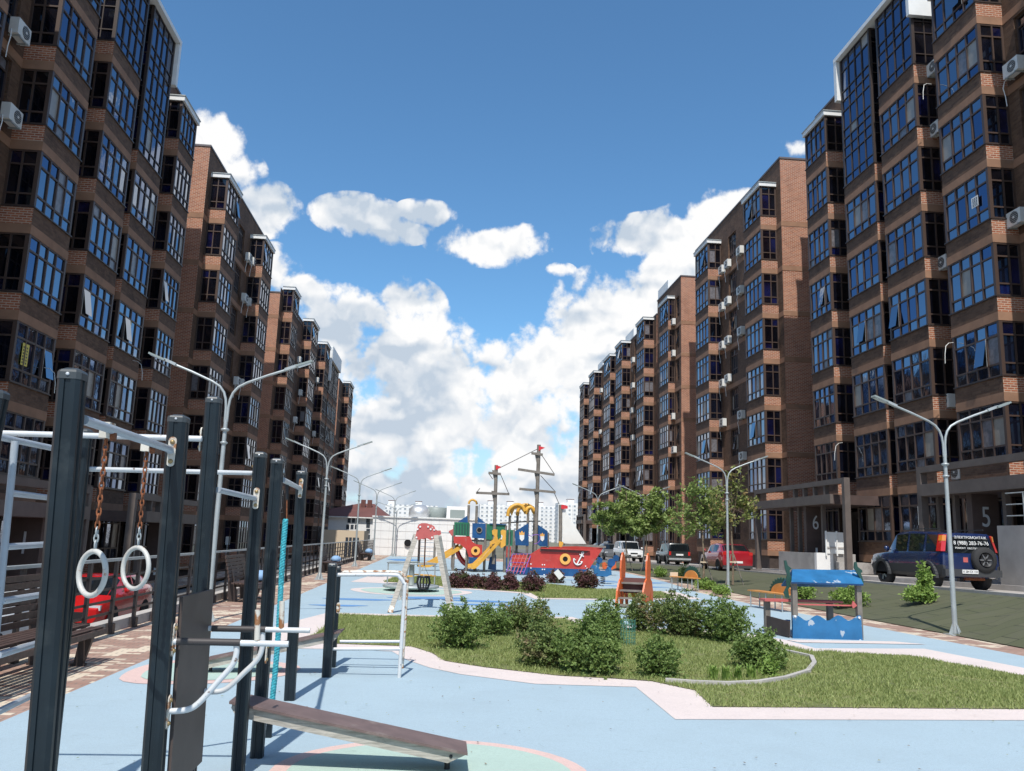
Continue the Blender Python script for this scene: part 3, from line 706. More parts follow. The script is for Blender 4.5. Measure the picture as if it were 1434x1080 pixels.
for mir in (False, True):
    sname = 'left' if mir else 'right'
    b1, bx = block('b1', mir, 14.5, 44.4, 26.7, [(21.8, 24.9, 1.07, 4), (28.1, 30.95, 1.07, 4), (32.5, 35.5, 1.07, 4), (36.15, 39.2, 1.07, 4), (41.1, 43.65, 1.07, 4)], [(25.5, 27.5), (17, 19.2)],
          'nearest brown brick apartment block on the %s, its top glazing framed in white' % sname, tall=((2, (23, TR)), (3, (20, TR3))), back=15)
    # set-back part, a little longer than the bays
    w = SB(mir); w.box(21.75, 35.9, 44.4, 46.2, .2, 26.78, 'brick_front', my='brick_side')
    for s in SILLS: w.box(21.72, 36, 44.38, 46.23, s - .95, s - .62, 'band')
    w.box(21.7, 36, 44.3, 46.25, 26.78, 26.9, 'coping'); obj('wall', w, b1)
    # white surround of the two storey glazing
    w = SB(mir)
    w.box(19.78, 22.4, 32.4, 39.45, 27.14, 27.36, 'white_cap'); w.box(21.2, 22.3, 32.5, 39.3, 26.6, 27.14, 'white_wall')
    w.box(19.8, 21.6, 32.28, 32.5, 25.25, 27.33, 'white_cap'); w.box(19.80, 20.8, 39.2, 39.48, 24.9, 27.13, 'white_cap')
    obj('parapet', w, b1)
    # brick corner pier at the near side of recess
    block('b2', mir, 49.8, 68.2, 26.7, [(50.6, 53.7, 1.07, 4), (61.6, 64.9, 1.07, 4)], [(58.2, 59.9)],
          'second brick apartment block on the %s, its sunny brick end wall facing the camera' % sname, back=15)
    w = SB(mir); w.box(25.5, 36, 46.1, 49.9, .2, 25, 'brick_front'); tag(obj('stair_tower', w), None)
    so_ = [o for o in bpy.data.objects if o.name.startswith('stair_tower')][-1]
    tag(so_, 'shaded brick link set back between the first and second blocks on the %s' % sname, 'building link')
b3, _ = block('b3', False, 72.8, 81.3, 25.9, [(74.95, 78.2, .62, 4)], [(73.4, 74.4)], 'third brick apartment block on the right with a pale brick end wall', sills=[s - .7 for s in SILLS], back=15)
b4, _ = block('b4', False, 81.6, 99.6, 24.6, [(82.7, 86.0, 1.07, 4), (93.4, 96.9, 1.07, 4)], [(90.2, 91.6)], 'fourth brick apartment block on the right, behind the green trees', sills=[s - .75 for s in SILLS], back=15, xw=XWALL)
b5, _ = block('b5', False, 100.0, 117.8, 25.0, [(100.2, 104.4, 1.07, 4), (111.1, 115.1, 1.07, 4)], [(108, 109.4)], 'fifth brick apartment block on the right, before the last one', sills=[s - .85 for s in SILLS], back=15)
b6, _ = block('b6', False, 118.2, 128, 24.6, [(119.4, 123.0, 1.07, 4)], [(125, 126.3)], 'farthest brick apartment block on the right, narrow and shorter looking', sills=[s - 1.0 for s in SILLS], back=15)
for (bb, y0, y1, z) in ((b3, 77.4, 81.2, 27.0), (b4, 92.2, 96.5, 25.8), (b5, 110.8, 114.5, 26.0)):
    w = SB(False); w.box(21.1, 24, y0, y1, 24.4, z, 'white_cap'); obj('roof_screen', w, bb)
c3, _ = block('c3', True, 73.9, 93.5, 24.4, [(75.0, 78.0, 1.0, 4), (86.4, 90.5, 1.0, 4)], [(82.3, 83.7)], 'third brick apartment block on the left, partly pale brick at the top', back=15)
c4, _ = block('c4', True, 94.5, 113.5, 24.4, [(97.1, 100.4, 1.0, 4), (101.6, 105.3, 1.0, 4), (105.9, 109.8, 1.0, 4)], [(111, 112.4)], 'fourth brick apartment block on the left with a white framed glazed top', back=15,
              tall=((1, (20, [0, .5, 1.6, 2.2, 3.3, 4.0])), (2, (20, [0, .5, 1.6, 2.2, 3.3, 4.0]))))
w = SB(True); w.box(19.85, 23, 101.3, 110.1, 24.1, 25.8, 'white_cap'); w.box(19.9, 21.5, 101.2, 101.5, 21.5, 25.75, 'white_cap'); obj('parapet', w, c4)
c5, _ = block('c5', True, 118.5, 134, 24.8, [(122.8, 128.0, 1.0, 4)], [(130, 131.4)], 'farthest brick apartment block on the left, at the end of the row', back=15)

# ------------------------------------------------------------------ entrances
def portal(mir, y0, y1, num, label, x0=17.8, wall=(None, None), numy=None, ztop=4.75):
    o = mp_((x0, (y0 + y1) / 2, .6), mir); e = empty('entrance_canopy', o, label, 'entrance canopy', 'entrance canopies of the brick blocks')
    for (ya, yb) in ((y0, y0 + .3), (y1 - .3, y1)): b = SB(mir); b.box(x0, x0 + .26, ya, yb - .04, .0, ztop, 'portal'); obj('post', b, e)
    b = SB(mir); b.box(x0 + .003, x0 + .277, y0 + .30, y1 - .30, ztop - .24, ztop - .003, 'portal')
    obj('beam', b, e)
    for k in range(4):
        b = SB(mir); yy = y0 + 2.0 + k * 1.15; b.box(x0 + .03, x0 + .24, yy, yy + .14, 4.05, ztop - .24, 'portal'); obj('strut', b, e)
    b = SB(mir); b.box(x0 + .05, 20.95, y0 + 1.2, y1 - .1 if y1 - y0 < 9 else y1 - .3, 3.62, 4.05, 'portal_board'); b.box(x0 - .1, x0 + .05, y0 + 1.2, y1 - .35, 3.64, 4.07, 'portal'); obj('canopy_slab', b, e)
    for yy in (numy + 2.1, numy + 1.1, numy - (3.4 if mir else 1.6)):
        b = SB(mir); b.box(x0 + .35, x0 + .52, yy, yy + .17, .3, 3.62, 'portal'); obj('column', b, e)
    b = SB(mir); b.box(x0 + .25, x0 + 1.2, numy, numy + .3, .32, 3.62, 'portal_board'); pn = obj('number_panel', b, e)
    if num: me = text_mesh('numeral', num, .98, 'lamp_clear', .01, .72)
    if num: me.transform(Matrix.Rotation(math.pi / 2, 4, 'X')); tx = link('numeral', me, pn, False); c = mp_((x0 + .72, numy - .015, 2.82), mir)
    if num: tx.location = Vector(tx.location) + c
    b = SB(mir); b.box(x0 + .68, x0 + .78, numy - .02, numy - .005, 1.3, 1.62, 'white_paint'); obj('notice', b, pn)
    # dark recess and door
    b = SB(mir); b.box(20.6, 21.05, y0 + 1.6, y1 - .8, .62, 3.45, 'plaza_dark'); b.box(20.5, 20.6, numy - 2.0, numy - .3, .62, 3.1, 'glass_dark'); obj('door', b, e)
    # entrance stair and ramp wall
    b = SB(mir); b.box(x0 + .6, 20.4, y0 + 2, numy + 3, .5, 1.0, 'concrete')
    obj('step', b, e); return e
portal(False, 36.0, 46.9, '6', 'dark steel entrance canopy with a grey numeral 6 panel', numy=40.6)
portal(False, 16.0, 30.3, '5', 'dark steel entrance canopy with a grey numeral 5 panel, right edge', numy=27.4, x0=17.8)
portal(True, 16.0, 30.3, '1', 'dark steel entrance canopy with a pale numeral 1 panel', numy=27.4, x0=17.8)
portal(True, 34.4, 44.6, '', 'dark entrance canopy on the left, half hidden by the exercise posts', numy=39.9, x0=17.8)
portal(False, 86.5, 92.5, '', 'far entrance canopy on slim posts behind the parked white car', numy=89)
portal(False, 104.9, 110.6, '', 'farthest entrance canopy at the end of the right row', numy=107.5)
def walls(name, boxes, label, cat):
    b = MB()
    for q in boxes: b.box(*q)
    return single(name, b, label, cat)
walls('ramp_wall', [(17.5, 17.72, 38.6, 42.8, .0, 1.38, 'concrete')], 'low grey concrete ramp wall below the numeral 6 entrance', 'low wall')
walls('ramp_wall', [(17.5, 18.3, 38.35, 38.58, .0, 1.40, 'white_wall')], 'short wall end beside the numeral 6 entrance, painted white for its sunlight', 'low wall')  # end face of the concrete wall; its sunlight is put into the colour
walls('ramp_wall', [(17.45, 17.7, 12.0, 25.3, .3, 2.5, 'concrete')], 'tall grey concrete ramp wall at the right edge behind the blue car', 'low wall')
# white balcony-like railing box by entrance 6
e = empty('ramp_gate', (19, 38.3, 1.4), 'white panelled ramp gate right of the numeral 6 panel', 'gate')
ga = at(1156, 745, 38.3); gb = at(1182, 776, 38.3)
b = MB(); b.box(ga.x, gb.x, 38.3, 38.38, gb.z, ga.z, 'white_paint'); obj('panel', b, e)
for xx in (ga.x, (ga.x * .4 + gb.x * .6)): obj('upright', MB().box(xx - .03, xx + .03, 38.24, 38.3, gb.z - .1, ga.z + .05, 'white_cap'), e)
obj('rail', MB().box(ga.x, gb.x, 38.26, 38.3, gb.z + .25, gb.z + .32, 'kerb'), e)
walls('ramp_wall', [(ga.x - .05, gb.x + .6, 38.4, 38.6, .0, gb.z, 'concrete')], 'grey concrete wall under the white ramp gate', 'low wall')
e = empty('ramp_railing', (16.6, 20, 2.2), 'thin steel railing on top of the tall ramp wall, right edge', 'railing')
for k in range(8): obj('post', MB().tube([(17.6, 13 + k * 1.6, 2.5), (17.6, 13 + k * 1.6, 3.5)], .025, 'galv', 6), e)
for z in (2.8, 3.15, 3.5): obj('rail', MB().tube([(17.6, 13, z), (17.6, 25, z)], .02, 'galv', 6), e)

# ------------------------------------------------------------------ air conditioners
def make_ac():
    e = empty('air_conditioner', (0, 0, 0)); b = MB(); b.box(-.30, 0, 0, .82, 0, .56, 'ac_white'); obj('casing', b, e, True)
    b = MB(); b.disc((-.312, .33, .28), .22, 'ac_grille', (-1, 0, 0), .02, 20); b.disc((-.325, .33, .28), .05, 'ac_white', (-1, 0, 0), .02, 12); 
    for k in range(6): b.box(-.324, -.320, .12, .54, .1 + k * .07, .108 + k * .07, 'ac_white')
    obj('fan_grille', b, e, True)
    b = MB(); 
    for yy in (.12, .66): b.box(-.33, .06, yy, yy + .04, -.05, -.002, 'galv')
    b.box(-.28, -.25, .14, .68, -.04, -.01, 'galv')
    obj('bracket', b, e, True)
    b = MB(); b.tube([(-.1, .84, .1), (-.16, .95, .0), (-.2, 1.0, -.25), (-.14, .98, -.6), (-.12, .96, -1.0)], .018, 'white_paint', 6); obj('drain_hose', b, e, True)
    return e
AC0 = None
def ac(px, py, X, label, flip=False):
    global AC0
    p = ax_(px, py, X)
    if AC0 is None: o = AC0 = make_ac()
    else: o = copy_tree(AC0)
    o.location = (p.x, p.y - .4, p.z - .28)
    if X < 0: o.rotation_euler = (0, 0, math.pi); o.location = (p.x, p.y + .4, p.z - .28)
    tag(o, 'white air conditioner ' + label, 'air conditioner', 'air conditioners on the brick blocks')
for r_, (y1_, y2_) in enumerate(((370, 378), (421.7, 430), (476.7, 484), (530, 537))):
    ac(1021.5 + r_ * .3, y1_, 21.0, 'on the right second block, near one of the %s pair down' % ORD[r_]); ac(1013.5 + r_ * .3, y2_, 21.0, 'on the right second block, far one of the %s pair down' % ORD[r_])
for r_, (x, y) in enumerate(((1039, 351.5), (1039.5, 407), (1040.5, 464), (1041, 581), (1043, 639))):
    ac(x, y, 21.0, 'beside the sunny end bay on the right, %s from the top' % ORD[r_])
ac(1015, 592, 21.0, 'single, low on the right second block above the red car tree'); ac(1024, 703, 21.0, 'right above the dark red car')
for r_, (x1, y1, x2, y2) in enumerate(((938, 457, 944.5, 451.5), (938, 500.5, 944.5, 495.6), (939, 585, 944, 583.5), (938, 631, 946, 630))):
    ac(x1, y1, 21.0, 'on the right third block, far one of the %s pair down' % ORD[r_]); ac(x2, y2, 21.0, 'on the right third block, near one of the %s pair down' % ORD[r_])
for r_, (x, y) in enumerate(((888.2, 504.5), (880, 548), (888, 540), (843.5, 547), (860, 534.5), (837, 581), (876, 585), (887, 575), (842, 605), (833, 612), (834.5, 640), (877, 613), (888, 613))):
    ac(x, y, 20.95, 'small and far on the right row, %s one listed from the fourth block onward' % ORD[r_ % 14] if False else ['high on the fourth right block beside the bay top', 'in the middle of the fourth right block, left one', 'in the middle of the fourth right block, right one', 'just under the roof of the fifth right block', 'near the roof screen of the fifth right block', 'halfway up the fifth right block', 'on the fourth right block above the lower lamp', 'on the fourth right block, third row of its bay', 'on the fifth right block beside a bay spandrel', 'on the sixth right block beside its bay', 'low on the sixth right block', 'low on the fourth right block, far one', 'low on the fourth right block, near one'][r_])
for (x, y, l) in ((1313.5, 95, 'highest one between the nearest right bays'), (1425, 95, 'cut by the upper right picture edge'), (1315, 182, 'second from the top between the near right bays'), (1326, 369, 'in the middle height between the near right bays'),
                  (1429, 306, 'at the right picture edge, middle height'), (1330, 563, 'behind the near right lamp arm'), (1345, 662, 'above the numeral 5 canopy')):
    ac(x, y, 20.9, l)
for (x, y, l) in ((22, 44, 'at the upper left picture edge'), (10, 162, 'second from the top at the left picture edge'), (318, 757, 'low on the second left block, behind the grey pipe')): ac(x, y, -15.1, l)
for r_, (x1, y1, x2, y2) in enumerate(((345.5, 361, 351.5, 367.5), (339.8, 417.5, 347, 424), (329, 534, 336.5, 537))):
    ac(x1, y1, -15.1, 'on the left second block, near one of the %s pair down' % ORD[r_]); ac(x2, y2, -15.1, 'on the left second block, far one of the %s pair down' % ORD[r_])
for (x, y, l) in ((417.5, 504, 'on the third left block, upper'), (419, 550, 'on the third left block, second from the top'), (411.5, 588, 'on the third left block, third from the top'), (443, 532.5, 'on the third left block, farther column, upper'), (438, 607.5, 'on the third left block, farther column, lower')): ac(x, y, -15.0, l)
for (px, py, X, l) in ((62, 515, -14.2, 'left facade near the yellow notice'), (186, 505, -14.2, 'left facade, third bay'), (1304, 118, 19.95, 'right facade by the top bays'), 
                     (1180, 620, 19.95, 'right facade above entrance 6'), (1335, 480, 19.95, 'right facade, first bay, low')):
    p = ax_(px, py, X); s_ = 1 if X < 0 else -1; b = MB(); b.tube([p, p + Vector((s_ * .25, -.1, -.05)), p + Vector((s_ * .48, -.25, -.22)), p + Vector((s_ * .6, -.35, -.6)), p + Vector((s_ * .62, -.36, -.95))], .013, 'ac_white', 6); single('drain_hose', b, 'white curved drain hose hanging from the ' + l, 'hose', 'drain hoses on the facades')
# notices on panes
for (px, py, X, w_, h_, m, l) in ((35, 497, -14.27, .22, .75, 'yellow_sheet', 'yellow notice sheet taped inside a left bay window'), (181, 458, -14.27, .2, .6, 'yellow_sheet', 'pale yellow notice sheet in a farther left bay window'),
                      (1365, 283, 19.97, .2, .42, 'white_paint', 'white notice sheet in a near right bay window'), (1291, 722, 19.97, .28, .78, 'white_paint', 'tall white notice sheet in a ground floor right window')):
    p = ax_(px, py, X); b = MB(); b.box(X - .004, X + .004, p.y - w_, p.y + w_, p.z - h_ / 2, p.z + h_ / 2, m)
    for k in range(6):
        for q in range(3): b.box(X - .007, X + .007, p.y - w_ * .8 + q * w_ * .55, p.y - w_ * .8 + q * w_ * .55 + w_ * .35, p.z - h_ * .42 + k * h_ * .14, p.z - h_ * .42 + k * h_ * .14 + h_ * .08, 'trim')
    single('notice_sheet', b, l, 'notice')

# ================================================================== FENCE, LAMPS
e = empty('courtyard_fence', (-4.93, 30, 0), 'long brown metal railing along the left edge of the courtyard', 'fence')
pm = MB().box(-.022, .022, -.04, .04, 0, 1.1, 'rail_brown').box(.022, .06, -.05, .05, 0, .16, 'rail_brown').mesh('post'); y = -1.1
while y < 63.6:
    o = link('post', pm, e, True); o.location = (0, y - 30, 0); y += .98
for i, z in enumerate((.30, .48, .66, .84)):
    obj('rail', MB().box(-4.96, -4.935, -1.5, 63.6, z, z + .035, 'rail_brown'), e)
obj('top_rail', MB().box(-4.97, -4.89, -1.5, 63.65, 1.09, 1.13, 'galv'), e)
LAMP = None
def lamp(x, y, label, z=0, s=1.0):
    global LAMP
    if LAMP is None:
        e = empty('street_lamp', (0, 0, 0))
        b = MB(); b.tube([(0, 0, .02), (0, 0, 2.0), (0, 0, 3.62)], .052, 'galv', 14, r2=.036); b.lathe((0, 0, 3.40), [(.044, 0), (.075, .02), (.075, .045), (.044, .06)], 'galv'); b.lathe((0, 0, 3.16), [(.046, 0), (.068, .02), (.068, .04), (.046, .05)], 'galv')
        obj('pole', b, e, True)
        b = MB(); b.box(-.16, .16, -.16, .16, 0, .025, 'galv')
        for a in range(4):
            c_, s_ = math.cos(a * math.pi / 2), math.sin(a * math.pi / 2)
            b.prism([(c_ * .05 - s_ * .006, s_ * .05 + c_ * .006, .02), (c_ * .14 - s_ * .006, s_ * .14 + c_ * .006, .02), (c_ * .05 - s_ * .006, s_ * .05 + c_ * .006, .24)], (s_ * .012, -c_ * .012, 0), 'galv')
        obj('base_plate', b, e, True)
        for sg in (-1, 1):
            pts = [(sg * .018, 0, 3.58), (sg * .022, 0, 3.85), (sg * .04, 0, 4.0), (sg * .085, 0, 4.13), (sg * .17, 0, 4.24), (sg * .32, 0, 4.33), (sg * .7, 0, 4.49), (sg * 1.05, 0, 4.62)]
            a = obj('arm', MB().tube(pts, .024, 'galv', 10), e, True)
            b = MB(); b.obox((sg * 1.0, 0, 4.61), (sg * 1.22, 0, 4.70), .09, .05, 'galv'); b.obox((sg * 1.2, 0, 4.685), (sg * 1.5, 0, 4.80), .16, .035, 'tank_dark'); b.obox((sg * 1.24, 0, 4.675), (sg * 1.47, 0, 4.765), .12, .012, 'lamp_clear')
            obj('lamp_head', b, a, True)
        LAMP = e; o = e
    else: o = copy_tree(LAMP)
    o.location = (x, y, z); o.scale = (1, 1, s); tag(o, label, 'street lamp', 'twin-armed street lamps')
lamp(-4.06, 15.77, 'grey twin-armed street lamp rising behind the left exercise posts')
lamp(-4.04, 29.7, 'second twin-armed street lamp along the left fence')
p = gz(503, 793.6); lamp(-4.05, p.y, 'third twin-armed street lamp along the left fence')
p = gz(530, 784); lamp(-4.05, p.y, 'fourth twin-armed street lamp along the left fence')
p = gz(549, 778.7); lamp(p.x, 62.8, 'twin-armed street lamp in front of the white tiled wall, left one')
p = gz(553, 778.7); lamp(p.x + .05, 61.3, 'shorter twin-armed street lamp in front of the white tiled wall', s=.80)
lamp(10.39, 16.57, 'nearest right street lamp, in front of the blue off-road car')
lamp(10.05, 29.06, 'right street lamp in front of the dark red hatchback')
p = gz(901.5, 800); lamp(p.x, p.y, 'right street lamp between the orange rocket and the white car')
p = gz(836, 795, .1); lamp(p.x, p.y, 'right street lamp just behind the bow of the play ship')

# ================================================================== EXERCISE FRAME
ws = empty('exercise_station', (-1.5, 4.7, 0), 'black post exercise station with white bars in the left foreground', 'exercise station')
def post(tx, ty, bx, by, Y, w=.088, name='post', par=None):
    A = at(tx, ty, Y); B = at(bx, by, Y); d = (B - A) / (B.z - A.z); B = A + d * (0 - A.z); h = w / 2; c = h * .32
    prof = [(-h + c, -h), (-.011, -h), (-.009, -h + .006), (.009, -h + .006), (.011, -h), (h - c, -h), (h, -h + c), (h, -.011), (h - .006, -.009), (h - .006, .009), (h, .011), (h, h - c), (h - c, h), (-h + c, h), (-h, h - c), (-h, -h + c)]
    b = MB(); b.prism([(B.x + q[0], B.y + q[1], 0) for q in prof], (A.x - B.x, A.y - B.y, A.z - .035), 'post_steel'); o = obj(name, b, par or ws)
    b = MB(); hh = h * 1.04; s_ = []
    for (k, z) in ((1, A.z - .037), (1, A.z - .012), (.9, A.z - .003), (.5, A.z + .006)):
        s_.append([(A.x + q[0] / h * hh * k, A.y + q[1] / h * hh * k, z) for q in ((-h + c, -h), (h - c, -h), (h, -h + c), (h, h - c), (h - c, h), (-h + c, h), (-h, h - c), (-h, -h + c))])
    vs = [q for r_ in s_ for q in r_]; b.raw(vs, [(i * 8 + j, i * 8 + (j + 1) % 8, i * 8 + 8 + (j + 1) % 8, i * 8 + 8 + j) for i in range(3) for j in range(8)], 'post_cap'); b.face(s_[-1], 'post_cap')
    b.lathe((A.x, A.y - hh, A.z - .02), [(.0003, .004), (.006, .004), (.006, -.002)], 'lamp_clear', (0, -1, 0), 10)
    obj('cap', b, o); return A, B
P1 = post(103, 519, 57, 1080, 3.13, .082); P2 = post(251, 583, 214, 1080, 4.65, .098); P3 = post(300, 557, 263, 1080, 5.30, .088)
PA = post(365, 634, 333, 1080, 6.10, .084); PB = post(389, 643, 359.5, 1063, 6.62, .09); PC = post(423, 660, 405.5, 981, 8.75, .10)
P0 = post(-4, 548, -115, 1080, 4.0); P1b = post(120, 602, 68, 1080, 5.35, .075)
def bracket(c, axis, par=ws, mat_='rusty_white', L=.075):
    """oval plate with two bolts, facing axis ('x' or 'y' with sign)"""
    c = Vector(c); b = MB(); n = 14; pts = []
    for i in range(n):
        a = 2 * math.pi * i / n; pts.append((math.cos(a) * .021, math.sin(a) * .021 + (L - .021 if math.sin(a) >= 0 else -(L - .021))))
    if axis[0] == 'y': pl = [(c.x + u, c.y, c.z + v) for u, v in pts]; off = (0, axis[1] * .008, 0); dv = Vector((0, axis[1], 0))
    else: pl = [(c.x, c.y + u, c.z + v) for u, v in pts]; off = (axis[1] * .008, 0, 0); dv = Vector((axis[1], 0, 0))
    b.prism(pl, off, mat_)
    for s_ in (-1, 1): b.lathe(c + Vector((0, 0, s_ * (L - .028))) + dv * .008, [(.013, 0), (.013, .004), (.008, .010), (.0003, .012)], 'bolt', dv, 10)
    obj('bracket', b, par)
# beam carrying the rings, from the nearest post to the second
a_ = at(117, 588, 3.2); b_ = at(240, 630, 4.60)
obj('ring_beam', MB().tube([a_, a_ + (b_ - a_) * .98, b_ + Vector((0, -.015, -.01))], .019, 'grey_pipe', 12), ws); bracket((b_.x + .004, 4.600, b_.z - .01), ('y', -1), L=.08)
# pull-up bars
obj('high_bar', MB().tube([at(-60, 605, 5.25), at(283, 614.6, 5.25)], .0175, 'white_pipe', 12), ws); q = at(284, 614.6, 5.25); bracket((P3[0].x - .048, 5.29, q.z), ('x', -1))
obj('low_bar', MB().tube([at(123, 657, 5.42), at(356, 662.7, 6.1)], .0155, 'white_pipe', 12), ws); q = at(123, 657, 5.42); bracket((q.x - .004, 5.38, q.z), ('x', 1)); q = at(356, 662.7, 6.1); bracket((q.x - .002, 6.1, q.z), ('x', -1))
obj('side_bar', MB().tube([at(305, 686, 5.34), at(357, 698, 6.05)], .018, 'grey_pipe', 12), ws); q = at(358, 698, 6.05); bracket((q.x + .004, 6.052, q.z), ('y', -1))
obj('rope_beam', MB().tube([at(396, 672, 6.67), at(420, 684, 8.69)], .021, 'grey_pipe', 12), ws); q = at(421, 684, 8.69); bracket((q.x, 8.695, q.z), ('y', -1), L=.10)
# wall bars at the left edge
for (x0, y0, Y0, x1, y1, Y1) in ((-20, 608, 4.0, 98, 633, 5.25), (14, 690.5, 4.25, 93, 700, 5.25), (8, 766, 4.25, 88, 761, 5.25), (2, 842, 4.25, 82, 829, 5.25), (-3, 918, 4.25, 77, 893, 5.25), (-9, 1000, 4.25, 70, 962, 5.25)):
    obj('rung', MB().tube([at(x0, y0, Y0), at(x1, y1, Y1)], .0165, 'grey_pipe', 10), ws)
obj('ladder_rail', MB().tube([at(21, 618, 4.25), at(3, 800, 4.25), at(-24, 1075, 4.25)], .017, 'grey_pipe', 10), ws)
# dip station
def on_post(P, z): return P[1].x + (P[0].x - P[1].x) * z / P[0].z
def pipe(name, pts, Y, r, m, par=ws): return obj(name, MB().tube([at(x, y, Y) for x, y in pts], r, m, 12), par)
def bez(pts, n=5):
    out = []
    P = [Vector((*p, 0)) for p in pts]; P = [P[0] * 2 - P[1]] + P + [P[-1] * 2 - P[-2]]
    for i in range(1, len(P) - 2):
        for k in range(n):
            t_ = k / n; a, b, c, d = P[i - 1], P[i], P[i + 1], P[i + 2]
            q = .5 * ((2 * b) + (c - a) * t_ + (2 * a - 5 * b + 4 * c - d) * t_ * t_ + (3 * b - a - 3 * c + d) * t_ ** 3); out.append((q.x, q.y))
    out.append(tuple(pts[-1])); return out
n_ = pipe('dip_arm', [(237, 898.5), (404, 902)], 4.66, .0155, 'white_pipe'); pipe('grip', [(248, 898.2), (337, 900)], 4.66, .0185, 'black_grip', n_)
pipe('brace', bez([(232, 996.5), (262, 994), (280, 983), (305, 955), (325, 932), (331, 915), (331, 902)]), 4.67, .0155, 'white_pipe')
f_ = pipe('dip_arm', [(287, 880), (434, 883)], 5.27, .0155, 'white_pipe'); pipe('grip', [(297, 880.2), (372, 881.5)], 5.27, .0185, 'black_grip', f_)
pipe('brace', bez([(281, 967), (300, 969), (318, 964), (342, 942), (360, 924), (367, 907), (368, 884)]), 5.28, .0155, 'white_pipe')
for (x, y0, y1, Y, r_) in ((360, 854, 897, 4.66, .015), (394, 842, 880, 5.27, .016)): pipe('hand_grip', [(x + 1, y0), (x, y1)], Y, r_, 'rusty_white')
q = at(236, 895, 4.68); bracket((on_post(P2, q.z) + .048, 4.665, q.z), ('x', 1), L=.085); q = at(231, 996, 4.68); bracket((on_post(P2, q.z) + .048, 4.665, q.z), ('x', 1), L=.085)
q = at(366, 916, 6.0); bracket((q.x + .02, 6.05, q.z), ('x', 1), L=.07)
z0, z1 = .30, 1.28
def on_line(P, z): k = z / P[0].z; return P[1] + (P[0] - P[1]) * k
a_, b_, c_, d_ = on_line(P2, z1) + Vector((.052, .06, 0)), on_line(P3, z1) + Vector((.05, .03, 0)), on_line(P3, z0) + Vector((.05, .03, 0)), on_line(P2, z0) + Vector((.052, .06, 0))
obj('backboard', MB().prism([a_, b_, c_, d_], (.02, -.002, 0), 'brown_board'), ws)

def ring(anchor, cx, cy, label, Y, ang, Rr):
    A = at(*anchor, Y); c = at(cx, cy, Y); top = c + Vector((0, 0, Rr + .012)); e = empty('gymnastic_ring', top, label, 'gymnastic ring', 'gymnastic rings on rusty chains')
    b = MB(); u = Vector((math.cos(ang), math.sin(ang), 0)); pts = [c + u * (math.sin(2 * math.pi * k / 28) * Rr) + Vector((0, 0, math.cos(2 * math.pi * k / 28) * Rr)) for k in range(29)]
    b.tube(pts, .011, 'ring_white', 10, cap=False); obj('ring', b, e)
    b = MB(); L = (A - top).length; n = int(L / .026); d = (A - top).normalized()
    for i in range(n):
        m_ = top + d * (.013 + i * L / n); s_ = Vector((1, 0, 0)) if i % 2 else Vector((0, 1, 0)); r_ = .0085
        pts = []
        for k in range(9):
            a = 2 * math.pi * k / 8; pts.append(m_ + s_ * math.cos(a) * r_ + d * (math.sin(a) * .0185))
        b.tube(pts, .0036, 'rust' if i > 2 else 'galv', 5, cap=False)
    obj('chain', b, e); b = MB(); b.box(A.x - .02, A.x + .02, A.y - .03, A.y + .03, A.z - .03, A.z + .035, 'rusty_white'); b.lathe(A + Vector((.02, 0, -.02)), [(.02, 0), (.02, .015), (.0003, .015)], 'rust', (1, 0, 0), 10); obj('clamp', b, e)
ring((150, 604), 129, 803, 'nearer white gymnastic ring on a rusty chain, left one', 3.56, -.62, .087); ring((206, 624), 190, 795.5, 'farther white gymnastic ring on a rusty chain, beside the second post', 4.25, -.62, .097)
# climbing rope
A = at(402, 677, 7.2); e = empty('climbing_rope', (A.x, A.y, .02), 'teal braided climbing rope hanging between the black posts', 'rope')
top = at(401.5, 728, 7.2); bot = gz(376, 1034); b = MB(); N = 60; pts = [bot + Vector((0, 0, .12)) + (top - bot - Vector((0, 0, .12))) * (i / N) + Vector((.01 * math.sin(i / N * 5), 0, 0)) for i in range(N + 1)]
for ph in range(3):
    q = []
    for i in range(0, N * 4 + 1):
        k = i / 4; j = min(int(k), N - 1); pp = pts[j].lerp(pts[j + 1], k - j); a = i * .62 + ph * 2.094; q.append(pp + Vector((math.cos(a) * .012, math.sin(a) * .012, 0)))
    b.tube(q, .0125, 'rope_teal', 6)
obj('rope', b, e); b = MB(); b.tube([top, A], .006, 'rust', 6); b.tube([at(402, 672, 7.2), at(402, 700, 7.2)], .014, 'black', 8); obj('hook', b, e)
obj('ground_anchor', MB().box(bot.x - .022, bot.x + .022, bot.y - .022, bot.y + .022, 0, .13, 'post_steel'), e)
# inclined benches
def incline(near_l, near_r, Yn, w, label, bl, br, leg):
    a = at(*near_l, Yn); b2 = at(*near_r, Yn); e = empty('inclined_bench', ((a.x + b2.x) / 2, Yn + w / 2, 0), label, 'exercise bench', 'inclined sit-up benches')
    off = Vector((0, w, 0)); th = Vector((0, 0, -.018)); n = 10
    m = MB(); m.prism([a, b2, b2 + th, a + th], off, 'brown_deck'); obj('deck', m, e)
    for yy in (.03, w - .07):
        o = Vector((0, yy, -.018)); d = (b2 - a)
        pts = [a + o + d * .01, b2 + o - d * .002, at(*br, Yn) + Vector((0, yy, 0)), at(*bl, Yn) + Vector((0, yy, 0)) + d * .015, at(*bl, Yn) + Vector((0, yy, .05)) - d * .008]
        m = MB(); m.prism(pts, (0, .04, 0), 'grey_wood'); k_ = at(*br, Yn) + Vector((0, yy - .002, .045)) + (a - b2).normalized() * .0; m.lathe(k_ + Vector((.02 if a.z > b2.z else -.02, 0, 0)), [(.012, 0), (.012, .004), (.0003, .004)], 'black', (0, -1, 0), 12); obj('side_board', m, e)
    g0 = at(*leg, Yn) + Vector((0, w * .5, 0)); obj('leg', MB().tube([(g0.x, g0.y, 0), (g0.x, g0.y, g0.z)], .02, 'black', 8), e)
